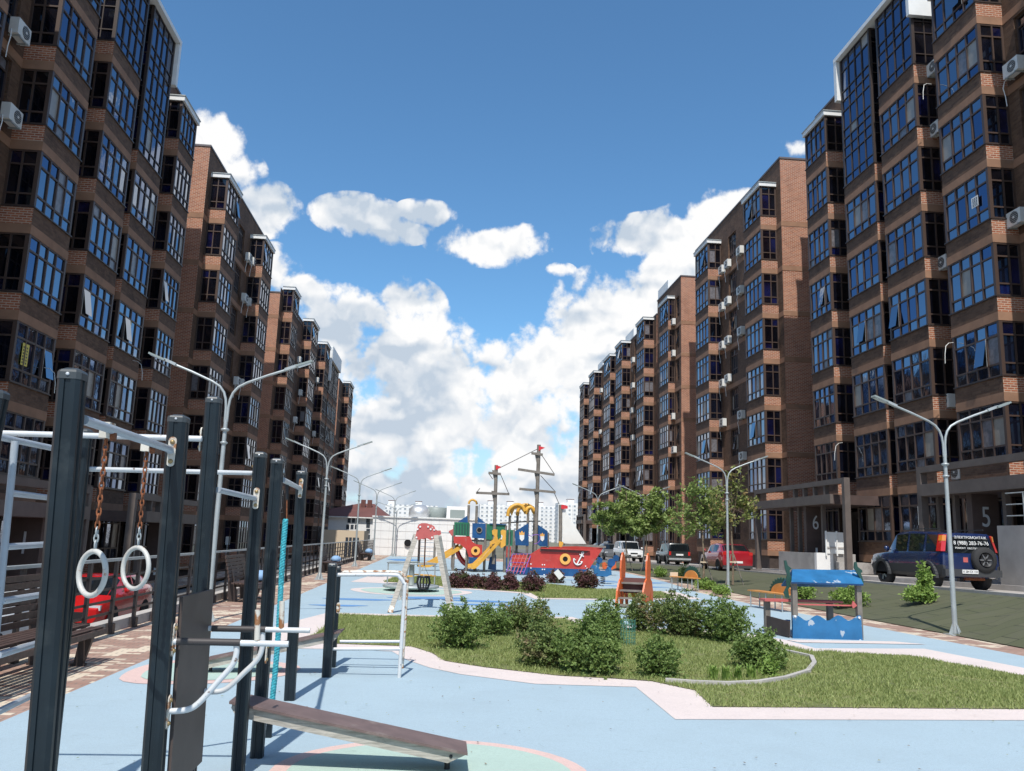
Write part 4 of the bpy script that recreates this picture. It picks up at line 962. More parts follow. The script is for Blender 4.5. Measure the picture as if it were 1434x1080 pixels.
incline((321, 982), (655, 1054.5), 6.17, .33, 'weathered inclined bench with brown top in the foreground', (324, 1004), (627, 1070.5), (627, 1066))
incline((478, 884), (284, 924.5), 10.15, .33, 'farther inclined bench behind the dip bars', (470, 898), (286, 937.5), (290, 932))
# low U-shaped bars
e = empty('push_up_bars', (-.8, 10.5, 0), 'low U-shaped white bars on two short black posts by the lawn', 'push-up bars')
post(466, 789, 457, 949, 10.13, .10, par=e); post(472, 793, 464, 937, 10.85, .10, par=e)
up = bez([(470, 805), (548, 805), (560, 809), (566, 818), (566.5, 828), (559, 950)], 5)
for dy in (0, .7):
    pts = [at(x, y, 10.18) + Vector((0, dy, 0)) for x, y in up]; pts = [Vector((q.x, q.y, max(0, q.z))) for q in pts]
    obj('bar', MB().tube(pts, .022, 'rusty_white' if dy else 'white_pipe', 12), e); a = at(466, 909, 10.18); b2 = at(561, 909, 10.18)
    obj('low_bar', MB().tube([a + Vector((0, dy, 0)), b2 + Vector((0, dy, 0))], .018, 'white_pipe', 10), e)
q = at(473, 851, 10.1); bracket((q.x + .01, 10.07, q.z), ('y', -1), e, L=.06)

# ================================================================== LEFT BENCHES
def bench(y0, y1, label, x=-4.62, mir=1):
    e = empty('park_bench', (x + .3, (y0 + y1) / 2, 0), label, 'bench', 'slatted benches along the left fence')
    se = [(x + .02 + k * .082, .43 + (.01 if k < 5 else -.02) - (.03 if k > 6 else 0)) for k in range(7)]
    b = MB()
    for i, (xx, zz) in enumerate(se): b.box(xx, xx + .068, y0, y1, zz - .03, zz, 'bench_slat')
    b.box(x + .60, x + .63, y0, y1, .33, .395, 'bench_slat'); obj('seat', b, e)
    b = MB()
    for k in range(7):
        zz = .47 + k * .082; xx = x - .02 - k * .02; b.box(xx - .025, xx, y0, y1, zz, zz + .068, 'bench_slat')
    obj('backrest', b, e)
    for yy in (y0 + .35, y1 - .35):
        b = MB(); b.prism([(x + .42, yy - .03, 0), (x + .52, yy - .03, 0), (x + .63, yy - .03, .40), (x + .02, yy - .03, .40), (x + .02, yy - .03, .33), (x + .46, yy - .03, .33)], (0, .06, 0), 'rail_brown'); b.prism([(x - .08, yy - .03, 0), (x + .12, yy - .03, 0), (x + .05, yy - .03, .36), (x - .15, yy - .03, .98), (x - .19, yy - .03, .98)], (0, .06, 0), 'rail_brown'); b.box(x - .1, x + .55, yy - .04, yy + .04, 0, .03, 'rail_brown'); obj('leg', b, e)
bench(8.1, 10.95, 'dark slatted park bench cut by the left picture edge')
bench(19.6, 21.4, 'slatted park bench behind the middle black posts'); bench(34.2, 36.2, 'slatted park bench by the second left lamp'); bench(50.2, 52.2, 'far slatted park bench by the third left lamp')
def bag(x, y, z, m, label, s=.3):
    b = MB(); vs = []; n = 10
    for (k, h) in ((.9, 0), (1.05, .25), (1, .55), (.7, .85), (.3, 1)):
        for i in range(n): a = 2 * math.pi * i / n; vs.append((x + math.cos(a) * s * k * (1 + .12 * math.sin(3 * a + h)), y + math.sin(a) * s * 1.3 * k, z + h * s * 1.1))
    b.raw(vs, [(j * n + i, j * n + (i + 1) % n, j * n + n + (i + 1) % n, j * n + n + i) for j in range(4) for i in range(n)], m, True); b.face(vs[-n:], m)
    single('bag', b, label, 'bag')
bag(-4.2, 35.3, .45, 'cloth', 'blue cloth bag lying on the bench by the second left lamp', .2); bag(-4.2, 51.3, .45, 'cloth', 'pale blue bundle on the far left bench', .22); bag(-4.25, 20.9, .45, 'cloth', 'blue and white clothes on the bench behind the black posts', .2)

random.seed(3); b = MB()
for k in range(420):
    x = random.uniform(-3.4, 6.5); y = random.uniform(5.2, 13) if random.random() < .6 else random.uniform(13, 30); a = random.uniform(0, 6.28); r = random.uniform(.006, .02)
    b.face([(x + math.cos(a + q) * r * (1 if q in (0, 3.14) else .5), y + math.sin(a + q) * r * (1 if q in (0, 3.14) else .5), .022 + .006 * random.random()) for q in (0, 1.57, 3.14, 4.71)], random.choice(['twig', 'leaf_tree_dry', 'bark']))
tag(obj('fallen_leaves', b), 'tiny dry leaves and twigs scattered over the rubber surface', 'litter', kind='stuff')
# ================================================================== PLAYGROUND
def poly(name, pts, Y, th, m, par, dx=0):
    return obj(name, MB().prism([at(x, y, Y) for x, y in pts], (dx, th, 0), m), par)
def ringpx(name, px, py, Y, r, inner, m, par, th=.04):
    return obj(name, MB().disc(at(px, py, Y), r, m, (0, -1, 0), th, 28, inner), par)
def zz(bx, by, s, pts): return [(bx + x / s, by + y / s) for x, y in pts]
YT, YH = 40.0, 38.0
sh_ = empty('play_ship', (4, 39.5, 0), 'colourful wooden pirate ship playground with masts, slides and a white sail', 'play ship')
Z1 = lambda pts: zz(630, 660, 7.71, pts); Z2 = lambda pts: zz(710, 700, 9.82, pts); Z3 = lambda pts: zz(600, 610, 5.142, pts)
def timb(name, a, b, Ya, Yb, r, m='timber', par=sh_): return obj(name, MB().tube([at(*a, Ya), at(*b, Yb)], r, m, 10), par)
def timb0(px, ytop, Y, r=.065, par=sh_, name='post'):
    A = at(px, ytop, Y); return obj(name, MB().tube([(A.x, A.y, 0), A], r, 'timber', 10), par)
# tower posts and panels
for (x, yt, Y) in ((636, 760, YT), (656.6, 707.5, YT + .1), (667.8, 708.5, YT + .1), (680.3, 733, YT), (708.5, 736, YT), (719.5, 742, YT), (636.5, 735, YT + 1.5), (656.6, 733, YT + 1.6), (668, 733, YT + 1.6), (708, 737, YT + 1.5)): timb0(x, yt, Y)
for (x0, x1) in ((635, 680.5), (680.8, 719.5)):
    a = at(x0, 755, YT + .05); c = at(x1, 755, YT + .05); obj('deck', MB().box(a.x, c.x, YT + .05, YT + 1.6, a.z - .08, a.z, 'timber'), sh_)
gp = poly('railing_panel', Z1([(48, 548), (212, 556), (210, 700), (45, 692)]), YT - .05, .04, 'green_panel', sh_)
for k in range(5): poly('groove', Z1([(66 + k * 30, 570), (80 + k * 30, 571), (79 + k * 30, 682), (65 + k * 30, 681)]), YT - .062, .01, 'green_dark', gp)
poly('gable', Z1([(85, 548), (188, 480), (195, 556)]), YT - .03, .04, 'blue_panel', sh_); poly('gable', Z1([(303, 492), (385, 560), (300, 556)]), YT - .03, .04, 'blue_panel', sh_)
bp_ = poly('wall_panel', Z1([(243, 560), (386, 566), (384, 728), (240, 720)]), YT - .07, .04, 'blue_panel', sh_); ringpx('porthole_rim', 671.2, 742.5, YT - .10, .14, .10, 'timber', bp_); ringpx('porthole', 671.2, 742.5, YT - .085, .10, 0, 'void', bp_)
poly('railing_panel', Z1([(386, 568), (605, 578), (605, 640), (560, 632), (545, 760), (470, 745), (430, 740), (384, 735)]), YT - .04, .04, 'green_panel', sh_); poly('roof_strip', Z1([(430, 562), (605, 572), (605, 582), (430, 572)]), YT - .1, .3, 'blue_panel', sh_)
gp = poly('railing_panel', Z1([(606, 640), (640, 626), (685, 640), (680, 805), (604, 800)]), YT - .05, .04, 'green_panel', sh_)
for k in range(2): poly('groove', Z1([(625 + k * 25, 655), (637 + k * 25, 656), (635 + k * 25, 780), (623 + k * 25, 779)]), YT - .062, .01, 'green_dark', gp)
bw = poly('bow_panel', Z1([(42, 705), (220, 705), (240, 760), (285, 790), (350, 795), (350, 935), (205, 925), (180, 850), (120, 795), (42, 775)]), YT - .12, .05, 'red_panel', sh_)
poly('keel_panel', Z1([(205, 926), (350, 936), (300, 1020), (205, 1015)]), YT - .12, .05, 'blue_panel', sh_)
ringpx('lifebuoy', 666, 771.5, YT - .17, .21, .085, 'orange_ring', bw); ringpx('lifebuoy_hole', 666, 771.5, YT - .135, .085, 0, 'void', bw)
obj('arch', MB().tube([at(x, y, YT + .1) for x, y in bez([(656.6, 706), (657.5, 702.5), (661.5, 700), (666.5, 702.5), (668, 706.5)], 4)], .05, 'yellow', 8), sh_)
poly('arch_crown', [(658, 701.5), (660, 699), (661, 700), (662, 698), (663, 700.2), (664.5, 699.5), (664.5, 702), (661.5, 700.8)], YT + .08, .05, 'yellow', sh_)
poly('lower_wall', Z1([(430, 930), (500, 900), (500, 1070), (410, 1060)]), YT + .3, .05, 'blue_panel', sh_)
poly('climbing_wall', Z1([(595, 812), (660, 815), (655, 930), (592, 930)]), YT - .02, .05, 'red_panel', sh_); poly('climbing_wall', Z1([(592, 931), (655, 931), (652, 1060), (590, 1055)]), YT - .02, .05, 'blue_panel', sh_)
# front slide: a real chute falling towards the camera
def slide(cl, w, name, lip=.16):
    """cl: centre line points (Vector) from top to bottom; w chute width"""
    b = MB(); n = len(cl); rings = []
    for i, p in enumerate(cl):
        d = (cl[min(i + 1, n - 1)] - cl[max(i - 1, 0)]); s_ = Vector((d.y, -d.x, 0)).normalized(); u = Vector((0, 0, 1))
        rings.append([p - s_ * (w / 2 + .04) + u * lip, p - s_ * (w / 2) + u * lip, p - s_ * (w / 2), p + s_ * (w / 2), p + s_ * (w / 2) + u * lip, p + s_ * (w / 2 + .04) + u * lip, p + s_ * (w / 2 + .04) - u * .05, p - s_ * (w / 2 + .04) - u * .05])
    vs = [q for r_ in rings for q in r_]
    for i in range(n - 1):
        for j in range(8):
            k = (j + 1) % 8; b.raw(vs, [(i * 8 + j, i * 8 + k, i * 8 + 8 + k, i * 8 + 8 + j)], 'galv' if j == 2 else 'yellow') if False else None
    fy = []; fg = []
    for i in range(n - 1):
        for j in range(8):
            k = (j + 1) % 8; (fg if j == 2 else fy).append((i * 8 + j, i * 8 + 8 + j, i * 8 + 8 + k, i * 8 + k))
    b.raw(vs, fy, 'yellow', False); b.raw(vs, fg, 'grey_pipe', False); b.face(rings[0], 'yellow'); b.face(rings[-1][::-1], 'yellow')
    return b
top = at(698, 758, YT - .1); e0 = gz(657, 801); cl = []
for i in range(13):
    k = i / 12; z = max(.16, top.z * (1 - k / .84)) if k < .9 else .16
    kk = k; cl.append(Vector((top.x + (e0.x - top.x) * kk, top.y + (e0.y - .1 - top.y) * kk, .2 + (top.z - .2) * max(0, 1 - k * 1.16) ** 1.08)))
sl = obj('slide', slide(cl, .42, 'slide'), sh_)
poly('slide_side', Z1([(455, 640), (480, 625), (515, 632), (512, 700), (520, 745), (500, 775), (430, 800), (430, 765), (470, 735), (480, 700), (458, 680)]), YT - .2, .05, 'yellow', sl)
poly('slide_side', Z1([(548, 645), (570, 630), (605, 640), (602, 800), (560, 830), (520, 800), (520, 770), (560, 745), (570, 700), (550, 680)]), YT - .2, .05, 'yellow', sl)
top = at(645, 766, YT + .3); e0 = gz(588, 799); cl = [Vector((top.x + (e0.x - top.x) * k, top.y + (e0.y - top.y) * k, .2 + (top.z - .2) * max(0, 1 - k * 1.2) ** 1.1)) for k in [i / 11 for i in range(12)]]
obj('slide', slide(cl, .44, 'slide'), sh_)
# dragon arches and crested gables
for (pl, Y) in (([(711, 723), (713, 714), (719, 708.5), (726, 707), (732, 710), (735, 716)], YT - .2), ([(724.5, 722), (726, 714), (731, 708.5), (738, 707.5), (745, 711), (748, 718)], YT + .3), ([(736, 720), (738, 713), (742, 710.5), (746, 712), (748.5, 716)], YT - .1)):
    obj('arch', MB().tube([at(x, y, Y) for x, y in bez(pl, 4)], .085, 'yellow', 8), sh_)
poly('dragon_crest', Z3([(585, 545), (600, 510), (640, 492), (690, 505), (700, 490), (715, 500), (720, 487), (735, 505), (760, 510), (775, 560), (755, 570), (735, 530), (720, 560), (705, 530), (690, 560), (660, 520), (620, 530), (600, 580)]), YT - .05, .05, 'yellow', sh_)
for (x, yt, Y) in ((714, 722, YT), (725, 716, YT + .3), (739.5, 718, YT), (748.5, 720, YT + 1.2), (767.5, 746, YT)): timb0(x, yt, Y, .06)
g1 = poly('gable', Z2([(108, 435), (165, 400), (295, 320), (300, 632), (115, 625)]), YT - .08, .04, 'blue_panel', sh_)
g2 = poly('gable', Z2([(395, 320), (415, 335), (560, 432), (560, 640), (455, 640), (400, 600)]), YT - .08, .04, 'blue_panel', sh_)
for gg, ox in ((g1, 0), (g2, 285)):
    k = .82 if ox else 1; P = lambda pts: Z2([(205 + (x - 205) * k + ox * .985, 500 + (y - 500) * k + (14 if ox else 0)) for x, y in pts])
    poly('crest', P([(172, 485), (238, 485), (235, 540), (205, 572), (176, 540)]), YT - .10, .02, 'white_paint', gg); poly('crest_crown', P([(170, 484), (168, 435), (185, 460), (200, 430), (212, 430), (222, 460), (240, 440), (238, 484)]), YT - .10, .02, 'orange_ring', gg)
# hull
hull = poly('hull_side', [(755.5, 768.3), (826, 771), (845.5, 766.5), (824.5, 797.5), (733, 794.3), (743, 776), (751, 771)], YH, .06, 'red_panel', sh_)
poly('hull_keel', [(733, 794.4), (824.5, 797.6), (818, 809), (740, 806.5), (726, 806)], YH, .06, 'blue_panel', sh_)
a = at(757, 767, YH); c = at(826, 770, YH); obj('gunwale', MB().obox(a + Vector((0, -.06, -.02)), c + Vector((0, -.06, -.02)), .16, .05, 'red_panel'), sh_)
a = at(757, 770, YH); c = at(823, 773.5, YH); obj('painted_shade', MB().prism([at(757, 767, YH - .02), at(826, 770, YH - .02), at(821, 775, YH - .02), at(756, 772, YH - .02)], (0, .03, 0), 'roof_brown'), sh_)  # dark strip under the gunwale, its shade put into the colour
poly('hull_side', [(757, 766), (845.5, 764.5), (826, 794), (760, 792)], YH + 2.3, .06, 'red_panel', sh_)
a = at(757, 774, YH); c = at(838, 773, YH); obj('deck', MB().box(a.x, c.x, YH + .1, YH + 2.3, a.z - .25, a.z - .17, 'timber'), sh_)
a = at(790, 762.5, YH + .2); c = at(847, 766, YH + .2); obj('bow_rail', MB().obox(a, c, .5, .09, 'timber'), sh_)
ringpx('lifebuoy', 791.5, 783, YH - .03, .245, .115, 'orange_ring', hull, .05); ringpx('lifebuoy_hole', 791.5, 783, YH - .012, .115, 0, 'void', hull, .03)
ak = MB(); ak.tube([at(815.5, 776.2, YH - .04), at(808, 790.5, YH - .04)], .032, 'white_paint', 8); ak.tube([at(x, y, YH - .04) for x, y in bez([(803.5, 782), (804, 787.5), (808, 791), (813, 790), (815.5, 786.5)], 5)], .03, 'white_paint', 8)
ak.tube([at(811.5, 776.5, YH - .04), at(817.5, 779.5, YH - .04)], .028, 'white_paint', 8); c = at(815.8, 774.6, YH - .04); ak.tube([c + Vector((math.cos(a) * .05, 0, math.sin(a) * .05)) for a in np.linspace(0, 6.28, 13)], .02, 'white_paint', 6)
for (a, c) in (((803.5, 782), (806, 784.5)), ((815.5, 786.5), (812.8, 787))): ak.tube([at(*a, YH - .04), at(*c, YH - .04)], .02, 'white_paint', 6)
obj('anchor', ak, hull); bt = MB()
for (x, y) in ((743.5, 790), (743.5, 795.5), (759.5, 791), (762.5, 791), (759.5, 797.5), (762.5, 797.5), (820, 793), (822, 796), (762, 805), (743, 803)): bt.disc(at(x, y, YH - .012), .03, 'white_paint', (0, -1, 0), .02, 8)
tag(obj('bolt_caps', bt, hull), kind='stuff')
# rope net
nt = MB(); A_, B_, C_, D_ = (718, 776), (744, 776), (733, 804), (709, 802)
def lerp2(a, b, k): return (a[0] + (b[0] - a[0]) * k, a[1] + (b[1] - a[1]) * k)
for k in range(6):
    nt.tube([at(*lerp2(A_, B_, k / 5), YH + .1), at(*lerp2(D_, C_, k / 5), YH - .9)], .02, 'purple_rope' if k in (0, 5) else 'red_faded', 6)
for k in range(5): nt.tube([at(*lerp2(A_, D_, k / 4.5), YH + .1 - k / 4.5), at(*lerp2(B_, C_, k / 4.5), YH + .1 - k / 4.5)], .018, 'purple_rope' if k % 2 == 0 else 'red_faded', 6)
obj('rope_net', nt, sh_); poly('net_wall', Z2([(75, 760), (265, 760), (235, 905), (70, 905)]), YH + .35, .04, 'red_panel', sh_); poly('net_wall', Z2([(60, 906), (240, 906), (235, 1035), (20, 1035)]), YH + .35, .04, 'blue_panel', sh_)
obj('rope_handrail', MB().tube([at(x, y, YH + .3) for x, y in bez([(739.5, 749), (744, 751), (749, 749), (755.5, 750), (756, 757), (752, 761), (748, 762)], 4)], .02, 'purple_rope', 6), sh_)
# masts
m1 = timb('mast', (691, 790), (695, 651.5), YT - .1, YT - .1, .085); m2 = timb('mast', (748.5, 800), (754.8, 623), YT - .4, YT - .4, .09)
for (a, b, Y, mm) in (((666.7, 690.2), (713.4, 692.2), YT - .2, m1), ((684, 662.3), (701.3, 664), YT - .2, m1), ((725.5, 657.3), (776.5, 665), YT - .5, m2), ((727.4, 684.7), (778, 689.6), YT - .5, m2), ((744.3, 634.8), (760, 637), YT - .5, m2)):
    obj('yard', MB().obox(at(*a, Y), at(*b, Y), .12, .11, 'timber'), mm)
for (x, y, mm, Y) in ((692.5, 666, m1, YT - .16), (691.5, 695, m1, YT - .16), (752, 641, m2, YT - .46), (751.5, 668, m2, YT - .46), (750.5, 692, m2, YT - .46)):
    A = at(x, y, Y); obj('cleat', MB().prism([A + Vector((-.12, 0, .25)), A + Vector((.05, 0, .25)), A + Vector((.09, 0, -.1)), A + Vector((0, 0, -.28))], (0, .08, 0), 'timber'), mm)
for (a, b) in (((700.5, 655), (752.5, 629)), ((701, 664.5), (712, 690.5)), ((759, 638), (776, 663.5)), ((757, 666), (777, 688)), ((776, 690), (783, 706)), ((668, 689), (672, 684)), ((685, 664), (690, 671))):
    obj('rigging', MB().tube([at(*a, YT - .3), at(*b, YT - .3)], .016, 'rail_brown', 5), sh_)
fl = lambda x, y, Y, w: MB().prism([at(x, y, Y), at(x + w, y + 2.6, Y), at(x, y + 6.8, Y)], (0, .03, 0), 'flag')
obj('flag', fl(694.5, 651.5, YT - .2, 8.5), m1); obj('flag', fl(754.5, 624.5, YT - .5, 9), m2)
m3 = timb('mast', (784.6, 765), (785, 707), YH + .6, YH + .6, .085); poly('flag', [(786, 707.5), (788, 706.8), (795, 708.5), (795, 712.5), (788, 713), (786, 712.5)], YH + .5, .04, 'flag', m3)
poly('sail', [(786.5, 712), (790, 713), (821, 761.8), (790, 761.5), (788, 752)], YH + .6, .03, 'sail', sh_)
poly('wheel_stand', Z2([(712, 570), (775, 580), (770, 620), (745, 655), (715, 640)]), YH + .3, .05, 'yellow', sh_)
obj('cross_rail', MB().tube([at(700, 733, YT + .4), at(722, 731.5, YT + .4), at(744, 730, YT + .4), at(757, 730, YT + .4)], .03, 'timber', 8), sh_)
obj('inner_slide', MB().tube([at(x, y, YT + .8) for x, y in bez([(640, 772), (644, 781), (650, 788), (657, 792)], 5)], .12, 'lamp_red', 8), sh_)

# gymnastic frame behind the swing
e = empty('playground_climber', (-1, 44, 0), 'grey climbing frame with red end boards behind the swing', 'climbing frame')
YG = 44.0
for x, yt in ((588, 748), (610, 742), (635, 744)):
    obj('post', MB().tube([Vector((at(x, yt, YG).x, YG, 0)), at(x, yt, YG)], .06, 'rail_brown' if x < 600 else 'timber', 8), e)
obj('beam', MB().tube([at(606, 745.5, YG), at(637, 746.5, YG)], .03, 'galv', 8), e)
poly('end_board', [(605, 743), (617, 743), (618, 748), (612, 752), (605, 750)], YG - .1, .05, 'red_faded', e); poly('end_board', [(628, 744), (634, 741), (636, 742), (636, 752), (632, 750)], YG - .1, .05, 'red_faded', e)
for k in range(6): obj('rung', MB().tube([at(588, 753 + k * 6.2, YG), at(609, 754 + k * 6.2, YG)], .022, 'grey_pipe', 6), e)

# basket swing
e = empty('baby_swing', (-.35, 19.9, 0), 'wooden A-frame baby swing with faded red top plates', 'swing')
Z4 = lambda pts: zz(520, 700, 6.355, pts)
plate = [(390, 343), (400, 352), (425, 358), (450, 345), (475, 342), (500, 345), (525, 358), (545, 355), (552, 345), (545, 290), (538, 245), (528, 225), (500, 210), (475, 207), (445, 208), (420, 222), (408, 250), (400, 290)]
for Y, o_ in ((18.75, 0), (21.05, 1)):
    s_ = 1 if not o_ else 18.75 / 21.05; cxp, cyp = (597, 748) if not o_ else (597.5, 748.2)
    fp = Z4(plate)
    if o_: q = [at(x, y, 18.75) for x, y in fp]; pl = [Vector((p.x + .06, Y, p.z)) for p in q]
    else: pl = [at(x, y, Y) for x, y in fp]
    pt = obj('top_plate', MB().prism(pl, (0, .05, 0), 'red_faded'), e); bm_ = MB()
    for (x, y) in ((435, 240), (505, 240), (412, 262), (528, 262), (402, 335), (540, 335)):
        c = at(*Z4([(x, y)])[0], 18.75); bm_ = MB(); bm_.disc((c.x + (.06 if o_ else 0), Y - .01, c.z), .02, 'white_paint', (0, -1, 0), .02, 10)
        obj('bolt_cap', bm_, pt)
for (fx, ftop, Yf, Yt) in ((-.97, (583, 755), 18.2, 18.83), (.30, (610, 755), 18.3, 18.83), (-.95, None, 21.7, 21.13), (.36, None, 21.7, 21.13)):
    tx = at(*ftop, 18.83).x if ftop else (-.62 if fx < 0 else -.02); A = Vector((tx, Yt, 1.62)); b = MB(); b.obox((fx, Yf, 0), A, .10, .10, 'grey_wood', up=(0, 1, 0)); l = obj('leg', b, e); obj('foot', MB().obox((fx - .001, Yf - .002, 0), Vector((fx, Yf, 0)) * .92 + A * .08, .108, .108, 'rusty_white', up=(0, 1, 0)), l)
obj('beam', MB().box(-.40, -.28, 18.8, 21.06, 1.60, 1.74, 'timber'), e)
c = at(593, 816, 19.9); sw = MB(); n = 12
obj('chain', MB().tube([(-.34, 19.9, 1.6), (c.x, 19.9, c.z + .38)], .018, 'rust', 6), e)
for k in range(n):
    a = 2 * math.pi * k / n; sw.tube([(c.x + math.cos(a) * .11, 19.9 + math.sin(a) * .11, c.z - .13), (c.x + math.cos(a) * .155, 19.9 + math.sin(a) * .155, c.z), (c.x + math.cos(a) * .13, 19.9 + math.sin(a) * .13, c.z + .13)], .018, 'black', 6)
for (r_, z) in ((.13, .13), (.11, -.13)): sw.tube([(c.x + math.cos(a) * r_, 19.9 + math.sin(a) * r_, c.z + z) for a in np.linspace(0, 6.2832, 17)], .024, 'black', 6)
sw.disc((c.x, 19.9, c.z - .14), .11, 'black', (0, 0, 1), .03, 14)
for a in (0, 1.57, 3.14, 4.71): sw.tube([(c.x + math.cos(a) * .13, 19.9 + math.sin(a) * .13, c.z + .13), (c.x, 19.9, c.z + .38)], .006, 'galv', 5)
obj('basket_seat', sw, e)
# merry-go-round
cx, cy = -.78, 25.2; e = empty('merry_go_round', (cx, cy, 0), 'round grey merry-go-round with a steel handrail behind the swing', 'merry-go-round')
obj('platform', MB().lathe((cx, cy, .14), [(.0005, -.04), (.78, -.04), (.82, -.02), (.82, .03), (.78, .045), (.0005, .045)], 'galv', n=36), e)
obj('hub', MB().lathe((cx, cy, .0), [(.2, 0), (.2, .1), (.09, .2), (.07, .8), (.22, .82), (.22, .85), (.0005, .86)], 'tank_dark', n=18), e)
for k in range(4):
    a = .35 + k * math.pi / 2; obj('rail_post', MB().tube([(cx + math.cos(a) * .72, cy + math.sin(a) * .72, .17), (cx + math.cos(a) * .72, cy + math.sin(a) * .72, .80)], .02, 'galv', 8), e)
    obj('seat', MB().prism([(cx + math.cos(a + d) * r, cy + math.sin(a + d) * r, .44) for d, r in ((.25, .45), (1.3, .45), (1.3, .72), (.25, .72))], (0, 0, .03), 'yellow'), e)
obj('handrail', MB().tube([(cx + math.cos(a) * .72, cy + math.sin(a) * .72, .80) for a in np.linspace(0, 6.2832, 33)], .018, 'galv', 8, cap=False), e)
# rocket stairs
e = empty('rocket_steps', (4.9, 21.6, 0), 'orange rocket-shaped climbing steps with grey planks', 'play equipment')
o0 = gz(861, 852); du = Vector((math.sin(.5), math.cos(.5), 0)); dv = Vector((math.cos(.42), -math.sin(.42) * .55, 0)).normalized()
rk = [(0, 0), (.16, .02), (.22, .38), (.36, .30), (.50, .02), (.62, .02), (.74, .32), (.86, .40), (1.02, .02), (1.16, 0), (1.10, .40), (.98, .64), (.82, .72), (.84, .95), (.80, 1.18), (.70, 1.32), (.62, 1.36), (.54, 1.30), (.46, 1.16), (.42, .95), (.44, .72), (.28, .64), (.10, .42)]
for k in (0, 1):
    b = MB(); b.prism([o0 + dv * (k * .64) + du * (u * .92) + Vector((0, 0, z)) for u, z in rk], dv * .04, 'orange_panel'); obj('rocket_panel', b, e)
for i, (u, z) in enumerate(((.02, .10), (.16, .26), (.30, .44), (.46, .62))): 
    a = o0 + du * (u * .92) + Vector((0, 0, z)) + dv * .04; obj('step', MB().prism([a, a + dv * .60, a + dv * .60 + du * .17, a + du * .17], (0, 0, -.04), 'timber'), e)
a = o0 + du * .58 + dv * .04 + Vector((0, 0, .35)); obj('back_panel', MB().prism([a, a + dv * .6, a + dv * .6 + Vector((0, 0, .38)), a + Vector((0, 0, .38))], du * .03, 'roof_brown'), e)
a = o0 + du * .62 + dv * .1 + Vector((0, 0, .72)); obj('slide', MB().prism([a, a + dv * .48, a + dv * .48 + du * .75 - Vector((0, 0, .62)), a + du * .75 - Vector((0, 0, .62))], (0, 0, -.04), 'yellow'), e)
# sea-themed play counter
e = empty('play_house', (7.1, 15.8, 0), 'blue roofed wooden play stall with wave panels and a red counter', 'play stall')
Z5 = lambda pts: zz(1060, 780, 7.97, pts); YP = 15.3
wave = [(400, 655)] + [(440 + i * 710 / 24, 683 - 30 * math.cos(i / 24 * 6 * math.pi)) for i in range(25)] + [(1163, 665), (1182, 930), (402, 932)]
fpn = poly('front_panel', Z5(wave), YP - .06, .025, 'blue_worn', e)
for (x, y) in ((425, 662), (432, 925), (1142, 677), (1155, 935)): obj('bolt_cap', MB().disc(at(*Z5([(x, y)])[0], YP - .07), .02, 'white_paint', (0, -1, 0), .02, 10), fpn)
for (x, yt) in ((410, 285), (1125, 300)):
    A = at(*Z5([(x, yt)])[0], YP + .02); A2 = Vector((A.x, A.y, 0)); obj('post', MB().box(A.x - .045, A.x + .045, YP - .03, YP + .06, 0, A.z, 'timber'), e)
bl_ = gz(*Z5([(118, 850)])[0])
for (xx, hh) in ((bl_.x, .60), (bl_.x + 1.25, .60)): obj('post', MB().box(xx - .05, xx + .05, bl_.y - .05, bl_.y + .05, 0, hh, 'timber'), e)
L0 = at(*Z5([(385, 278)])[0], YP - .12); R0 = at(*Z5([(1190, 303)])[0], YP - .12); L1 = at(*Z5([(397, 137)])[0], YP + .42); R1 = at(*Z5([(1112, 148)])[0], YP + .42)
obj('roof_board', MB().prism([L0, R0, R1, L1], (0, .01, -.03), 'blue_worn', side='blue_panel'), e)
L2 = L1 + Vector((0, .55, -.32)); R2 = R1 + Vector((.06, .55, -.32)); obj('roof_board', MB().prism([L1 + Vector((0, .02, -.01)), R1 + Vector((0, .02, -.01)), R2, L2], (0, 0, -.03), 'blue_worn'), e)
lg = [(305, 40), (330, 38), (345, 95), (388, 130), (365, 150), (372, 200), (398, 255), (375, 330), (350, 360), (362, 460), (325, 455), (300, 400), (335, 330), (328, 250), (340, 200), (322, 150), (312, 100)]
poly('dragon_board', Z5(lg), YP + .1, .03, 'green_dark', e)
poly('dragon_board', Z5([(1090, 62), (1112, 55), (1125, 110), (1175, 150), (1178, 175), (1160, 178), (1195, 280), (1188, 300), (1120, 185), (1085, 120)]), YP + .1, .03, 'green_dark', e)
obj('red_bar', MB().obox(at(*Z5([(430, 528)])[0], YP + .05), at(*Z5([(1110, 545)])[0], YP + .05), .03, .025, 'red_faded'), e)
for (pts) in ([(420, 520), (440, 480), (455, 525), (452, 560), (438, 560)], [(1060, 545), (1075, 490), (1120, 545), (1075, 575)]): poly('bracket', Z5(pts), YP - .02, .03, 'red_faded', e)
c0 = at(*Z5([(58, 622)])[0], bl_.y); obj('counter', MB().box(c0.x, c0.x + 1.55, bl_.y - .16, bl_.y + .16, .60, .64, 'red_faded'), e)
sp_ = MB().prism([(bl_.x - .02, bl_.y, .02), (bl_.x - .02, bl_.y, .33), (at(*Z5([(375, 810)])[0], YP).x, YP, .30), (at(*Z5([(375, 925)])[0], YP).x, YP, .02)], (-.025, 0, 0), 'plaza_dark'); obj('side_panel', sp_, e)
poly('back_panel', Z5([(160, 700), (190, 730), (240, 750), (290, 710), (340, 700), (375, 705), (375, 780), (160, 745)]), bl_.y + .02, .03, 'blue_panel', e); poly('fish', Z5([(110, 705), (160, 715), (170, 735), (118, 742)]), bl_.y - .06, .03, 'red_faded', e)
